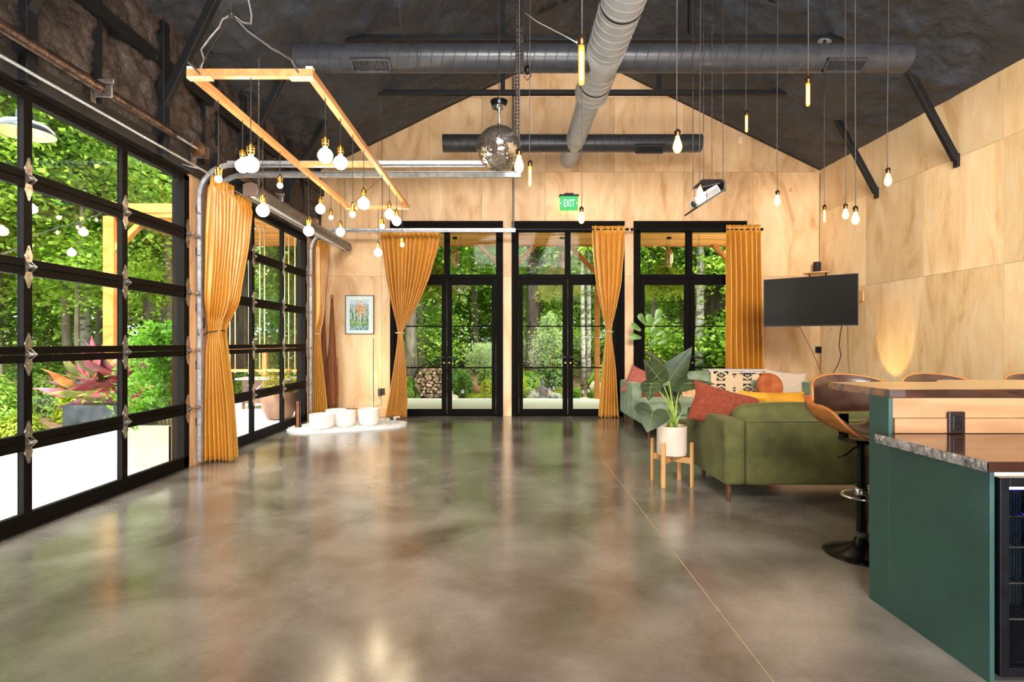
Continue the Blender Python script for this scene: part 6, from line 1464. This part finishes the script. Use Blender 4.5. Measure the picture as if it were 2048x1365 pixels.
# ---- foliage library
G1 = leaf_mat('maple_leaf_bright', (96, 134, 36), (158, 194, 62), (214, 232, 112), .8, .55)
G2 = leaf_mat('beech_leaf_mid', (72, 112, 38), (124, 164, 58), (182, 210, 96), .7, .55)
G3 = leaf_mat('deep_forest_leaf', (48, 80, 34), (88, 126, 50), (142, 176, 80), .6, .5)
G4 = leaf_mat('pale_weeping_leaf', (120, 146, 86), (168, 190, 120), (212, 224, 170), 1.5)
G5 = leaf_mat('yellow_green_shrub', (96, 116, 22), (160, 178, 40), (222, 220, 76), 2.2)
def clump(name, R, n, size, mtl, seed, spray=.55, nspray=60, flat=.14, up=.7, wid=.75):
    rg = np.random.RandomState(seed); pts = []
    per = n // nspray
    for s in range(nspray):
        d = rg.normal(size=3); d /= np.linalg.norm(d); r = rg.uniform(.35, 1) ** .6; c = d * np.array(R) * r
        tilt = rg.normal(0, .25, 2); q = rg.normal(size=(per, 3)) * np.array([spray, spray, spray * flat]); q[:, 2] += q[:, 0] * tilt[0] + q[:, 1] * tilt[1] - .25 * (q[:, 0] ** 2 + q[:, 1] ** 2)
        pts.append(c + q)
    me = leafcloud(name, np.concatenate(pts), size, seed, up=up, wid=wid); me.materials.append(mtl); return me
CL = [clump('maple_clump', (1.7, 1.7, 1.3), 4600, .15, G1, 1), clump('beech_clump', (1.8, 1.8, 1.4), 5200, .13, G2, 2), clump('forest_clump', (2.2, 2.2, 1.7), 5200, .17, G3, 3, .7, 70), clump('maple_clump_b', (1.5, 1.7, 1.2), 4200, .16, G1, 4, .6, 50), clump('beech_clump_b', (1.9, 1.6, 1.5), 5000, .14, G2, 5, .5, 70)]
BARK = [mat('grey_bark', (84, 74, 60), (132, 120, 102), rough=.95, scale=8, stretch=(1, 1, .3), bump=1, bscale=22), mat('dark_bark', (46, 37, 30), (84, 68, 54), rough=.95, scale=8, stretch=(1, 1, .3), bump=1, bscale=22), mat('birch_bark', (96, 88, 76), (168, 160, 146), rough=.9, scale=5, stretch=(1, 1, 3), bump=.6, ramp=(.4, .5))]
def trunk(x, y, r, h, lean, M, root, seed, branches=3):
    rg = random.Random(seed); z0 = gz(x, y) - .1; pts = []; n = 9; ph = rg.uniform(0, 6)
    for i in range(n + 1):
        q = i / n; pts.append((x + lean[0] * q * h + .05 * math.sin(q * 7 + ph), y + lean[1] * q * h + .05 * math.cos(q * 6 + ph), z0 + h * q))
    m = MB().tube(pts, [r * (1.25 if i == 0 else 1) * (1 - .6 * i / n) for i in range(n + 1)], 10)
    for k in range(branches):
        i = rg.randint(3, 8); a = rg.uniform(0, 2 * PI); p = V(pts[i]); L = rg.uniform(.8, 1.8); m.tube([p, p + V((math.cos(a) * L * .5, math.sin(a) * L * .5, L * .25)), p + V((math.cos(a) * L, math.sin(a) * L, L * .35))], [r * .3, r * .2, r * .06], 6)
    return m.build('trunk', M, root, smooth=True)
rgt = random.Random(77); TN = [0]
def zone(x, y):
    if y < .5: return ', beside the camera'
    k = x / y
    for lim, w in ((-.94, 'outside the left picture edge'), (-.58, 'through the nearer garage door'), (-.36, 'through the farther garage door'), (-.21, 'behind the left wall corner'), (-.01, 'through the left French door'), (.22, 'through the middle French door'), (.42, 'through the right French door')):
        if k < lim: return ', ' + w
    return ', behind the right wall'
def tree(x, y, r, h, label, group=None, lean=(0, 0), bark=0, kinds=(0, 1), zs=(3, 5, 7, 9), sc=1.0, spread=.6, name='forest_tree'):
    TN[0] += 1; t = thing(name, label, 'tree', (x, y, gz(x, y)), group)
    trunk(x, y, r, h, lean, BARK[bark], t, TN[0])
    for z in zs:
        q = (z / h); o = mobj('foliage', CL[rgt.choice(kinds)], t, loc=(lean[0] * z + rgt.uniform(-spread, spread), lean[1] * z + rgt.uniform(-spread, spread), z), rz=rgt.uniform(0, 6.28), s=sc * rgt.uniform(.8, 1.15)); o['kind'] = 'stuff'
    return t
# individually visible trees
tree(-8.9, 9.4, .085, 9, 'slim grey trunk seen behind the leftmost panes', zs=(4.6, 6.4, 8), kinds=(0, 3), sc=.8, lean=(-.015, 0))
tree(-9.5, 11.7, .10, 10, 'leaning pale trunk left of the porch corner post', zs=(4.9, 7, 9), kinds=(0, 3), lean=(-.05, 0), sc=.9)
tree(-10.2, 13.1, .12, 11, 'straight pale grey trunk just left of the porch corner post', zs=(5, 7.5), kinds=(0, 1), bark=2, sc=.9)
tree(-9.1, 13.8, .17, 12, 'thick grey trunk right of the porch corner post', zs=(5.5, 8), kinds=(0, 1))
tree(-8.2, 13.2, .2, 12, 'stout rough trunk near the end of the porch beam', zs=(5.6, 8), kinds=(1, 4))
tree(-7.3, 14.8, .34, 13, 'massive dark trunk behind the swing seats', zs=(6, 8.5), kinds=(1, 2), bark=1)
tree(-5.8, 15.6, .2, 12, 'dark trunk behind the middle swing seat', zs=(5, 7.5), kinds=(1, 4), bark=1)
for px, dd, r, lab, bk in ((819, 15, .17, 'leftmost grey trunk seen through the left French door', 0), (840, 16, .16, 'second grey trunk behind the firewood', 0), (853, 17, .11, 'forked pale trunk behind the firewood', 0), (951, 20, .15, 'thin tall trunk in the right pane of the left French door', 0), (1066, 17, .24, 'broad reddish trunk in the left pane of the middle French door', 1), (1163, 16, .07, 'thin speckled birch left of the porch post', 2), (1174, 16.6, .075, 'second thin birch beside the porch post', 2), (1399, 16, .13, 'white speckled birch in the right French door', 2), (1409, 17, .10, 'slim dark trunk right of the white birch', 1), (1433, 17, .34, 'very broad dark trunk near the straight curtain', 1), (1364, 19, .12, 'pale trunk in the left pane of the right French door', 0)):
    tree((px - CX) * dd / F, dd, r, 12, lab, zs=(5.2, 7.5), kinds=(0, 1, 4), bark=bk, sc=.85, lean=(rgt.uniform(-.01, .01), 0))
# forest rings
lab_ = ['young bright maple, nearer row of the woods', 'mid green beech, middle row of the woods', 'deep green tree, far row of the woods']
for ri, (rad, step, a0, a1, kinds, zs, sc) in enumerate(((17.5, 2.7, -66, 42, (0, 3, 1), (1.4, 3.6, 6.0), .85), (23, 3.2, -70, 45, (1, 4, 0), (1.6, 4, 6.6, 9.4), 1.1), (30, 3.8, -74, 48, (2, 2, 4), (1.5, 4.5, 7.8, 11.4), 1.5))):
    a = a0; da = math.degrees(step / rad)
    while a < a1:
        th = math.radians(a + rgt.uniform(-.3, .3) * da); rr_ = rad + rgt.uniform(-1.2, 1.2); x, y = rr_ * math.sin(th), rr_ * math.cos(th)
        if x < -7 and ri == 0: zs_ = (3.9, 6.2)
        elif x < -7 and ri == 1: zs_ = (2.6, 4.6, 6.8, 9.4)
        else: zs_ = zs
        if x < 9 or y > 14: tree(x, y, rgt.uniform(.07, .2), 13 if ri else 9, lab_[ri] + zone(x, y), 'trees of the %s row of the woods' % ('nearer', 'middle', 'far')[ri], kinds=kinds, zs=zs_, sc=sc, bark=rgt.choice([0, 1, 0, 2]), spread=.9)
        a += da
# left side, close to the glass: bright maple sprays high up
for x, y, zs in ((-9.3, 6.6, (4.3, 6.0, 7.6)), (-9.6, 8.6, (3.4, 5.6, 7.4)), (-8.6, 10.9, (3.0, 5.2)), (-10.6, 10.2, (4.2, 6.6, 8.6)), (-11.6, 8.2, (3.8, 6, 8.4)), (-11.5, 12.2, (4.6, 7)), (-12.5, 5.2, (3.8, 6.2)), (-12, 2.5, (1.5, 4, 6.5))):
    tree(x, y, .05, 8, 'slender bright green maple close behind the patio' + zone(x, y), 'young maples beyond the patio', kinds=(0, 3, 0, 1), zs=zs, sc=.72, spread=.4)
# shrubs
def bush(label, x, y, r, h, M, size=.05, n=1400, seed=1, wid=.5, name='garden_shrub', group=None):
    rg = np.random.RandomState(seed); d = rg.normal(size=(n, 3)); d /= np.linalg.norm(d, axis=1)[:, None]; d[:, 2] = np.abs(d[:, 2]); p = d * np.array([r, r, h]) * (rg.uniform(.6, 1, n) ** .5)[:, None]
    p *= (1 + .15 * np.sin(d[:, :1] * 9 + seed) * np.cos(d[:, 1:2] * 8)); t = thing(name, label, 'shrub', (x, y, gz(x, y) + .01), group)
    me = leafcloud('shrub_leaves', p, size, seed, up=.5, wid=wid); me.materials.append(M); o = mobj('foliage', me, t); o['kind'] = 'stuff'
    m = MB(); [m.tube([(x, y, gz(x, y) - .05), (x + r * .4 * math.cos(k * 2.1), y + r * .4 * math.sin(k * 2.1), gz(x, y) + h * .6)], [.012, .005], 5) for k in range(3)]; m.build('stem', MATS['shrub_stem'], t)
def pb(label, px, pyb, dd, wpx, hpx, M, **k):
    bush(label, (px - CX) * dd / F, dd, wpx * dd / F / 2, hpx * dd / F, M, seed=int(px), **k)
pb('round bright green shrub left of the porch post', 1153, 786, 13.7, 30, 24, BUSH, size=.04); pb('low vivid green shrub at the patio edge in the middle door', 1150, 797, 13.0, 20, 22, BUSH, size=.035)
pb('soft green shrub around the foot of the porch post', 1190, 790, 13.4, 30, 22, BUSH, size=.04); pb('yellow-green shrub right of the statue', 1120, 795, 13.2, 26, 27, G5, size=.04)
pb('olive-gold low shrub left of the statue', 1048, 792, 13.1, 34, 22, G5, size=.04); pb('yellow-green shrub at the right edge of the left door garden', 975, 788, 13.6, 36, 40, G5, size=.05); pb('low sprawling green shrub in the left garden bed', 950, 795, 13.2, 40, 14, G5, size=.04)
pb('leafy green shrub rising behind the left bed path light', 930, 790, 13.8, 38, 52, G2, size=.06); pb('tall loose shrub left in the middle door', 1040, 790, 14.2, 26, 60, G5, size=.05)
for px, dd, w, h, M in ((815, 13.8, 30, 40, G2), (905, 15, 50, 50, G3), (985, 15.5, 40, 60, G2), (1100, 16, 60, 40, G3), (1060, 15.6, 40, 36, G2), (1205, 15, 40, 50, G2), (1250, 15, 50, 60, G2), (1300, 15, 60, 60, G3), (1350, 15.4, 50, 50, G2), (1390, 16, 50, 50, G3), (1440, 15, 50, 50, G5), (1470, 15, 40, 60, G2)):
    pb('wild green undergrowth bush at the wood edge' + zone(px - CX, F), px, 788, dd, w * 1.5, h, M, size=.09, n=1800, group='undergrowth bushes at the wood edge', name='undergrowth_bush')
for i, (x, y, r, h, M) in enumerate(((-7.6, 6.7, .5, .5, G5), (-8.3, 7.6, .6, .7, G2), (-7.5, 8.3, .35, .35, G5), (-7.9, 10.3, .6, .8, G5), (-8.8, 9.0, .7, .9, G2), (-9.6, 6.5, .9, 1.1, G2), (-10.4, 8.0, 1.0, 1.3, G3), (-7.7, 11.6, .6, .9, G1), (-9.6, 11.2, 1.0, 1.3, G2), (-11, 5.0, 1.1, 1.4, G3), (-6.2, 13.4, .6, .9, G2), (-5.0, 13.6, .6, 1.0, G1), (-7.4, 5.6, .3, .25, G4))):
    bush('leafy shrub along the mulch beyond the left patio' + zone(x, y), x, y, r, h, M, size=.09 if r > .4 else .05, n=int(1500 * (1 + r)), seed=i + 50, group='shrubs beyond the left patio')
# pale weeping tree and feathery maple
def weeping(label, x, y, h, r, M, seed, size=.09, wid=.22, droop=1.6, n=70):
    rg = np.random.RandomState(seed); pts = []; z0 = gz(x, y)
    for f in range(n):
        a = rg.uniform(0, 2 * PI); L = r * rg.uniform(.3, 1); top = h * rg.uniform(.72, 1)
        for s in np.linspace(0, 1, 34): pts.append((math.cos(a) * L * min(1, s * 1.6) + rg.normal(0, .03), math.sin(a) * L * min(1, s * 1.6) + rg.normal(0, .03), top + .25 * math.sin(s * 3) - droop * s ** 1.7 * rg.uniform(.6, 1.1)))
    t = thing('ornamental_tree', label, 'tree', (x, y, z0)); me = leafcloud('weeping_leaves', pts, size, seed, up=-.2, wid=wid); me.materials.append(M); o = mobj('foliage', me, t); o['kind'] = 'stuff'
    MB().tube([(x, y, z0 - .1), (x + .05, y, z0 + h * .5), (x, y, z0 + h * .95)], [.04, .03, .015], 8).build('trunk', BARK[1], t, smooth=True)
weeping('pale weeping tree with trailing branches in the middle door', P(1098, 0, 15).x, 15, 2.15, .58, G4, 3); weeping('small feathery pale green maple in the left door', P(966, 0, 14.5).x, 14.5, 1.25, .5, G4, 4, size=.06, wid=.3, droop=.5, n=120)
for px, lab in ((1070, 'white-leaved succulent left of the statue'), (1112, 'white-leaved succulent right of the statue')):
    q = P(px, 790, 12.95); t = thing('succulent', lab, 'plant', (q.x, 12.95, -.05)); 
    for k in range(22):
        a = k * 2.4; el = .2 + k * .05; m = MB(); blade(m, V((q.x, 12.95, -.02)) + V((math.cos(a), math.sin(a), 0)) * .01, V((math.cos(a) * math.cos(el), math.sin(a) * math.cos(el), math.sin(el))), (0, 0, 1), .16 - k * .003, .05, STRAP, .3, -.2, 0, nv=2); m.build('leaf', mat('silver_succulent', (206, 220, 206), (230, 238, 228), rough=.6), t, smooth=True)
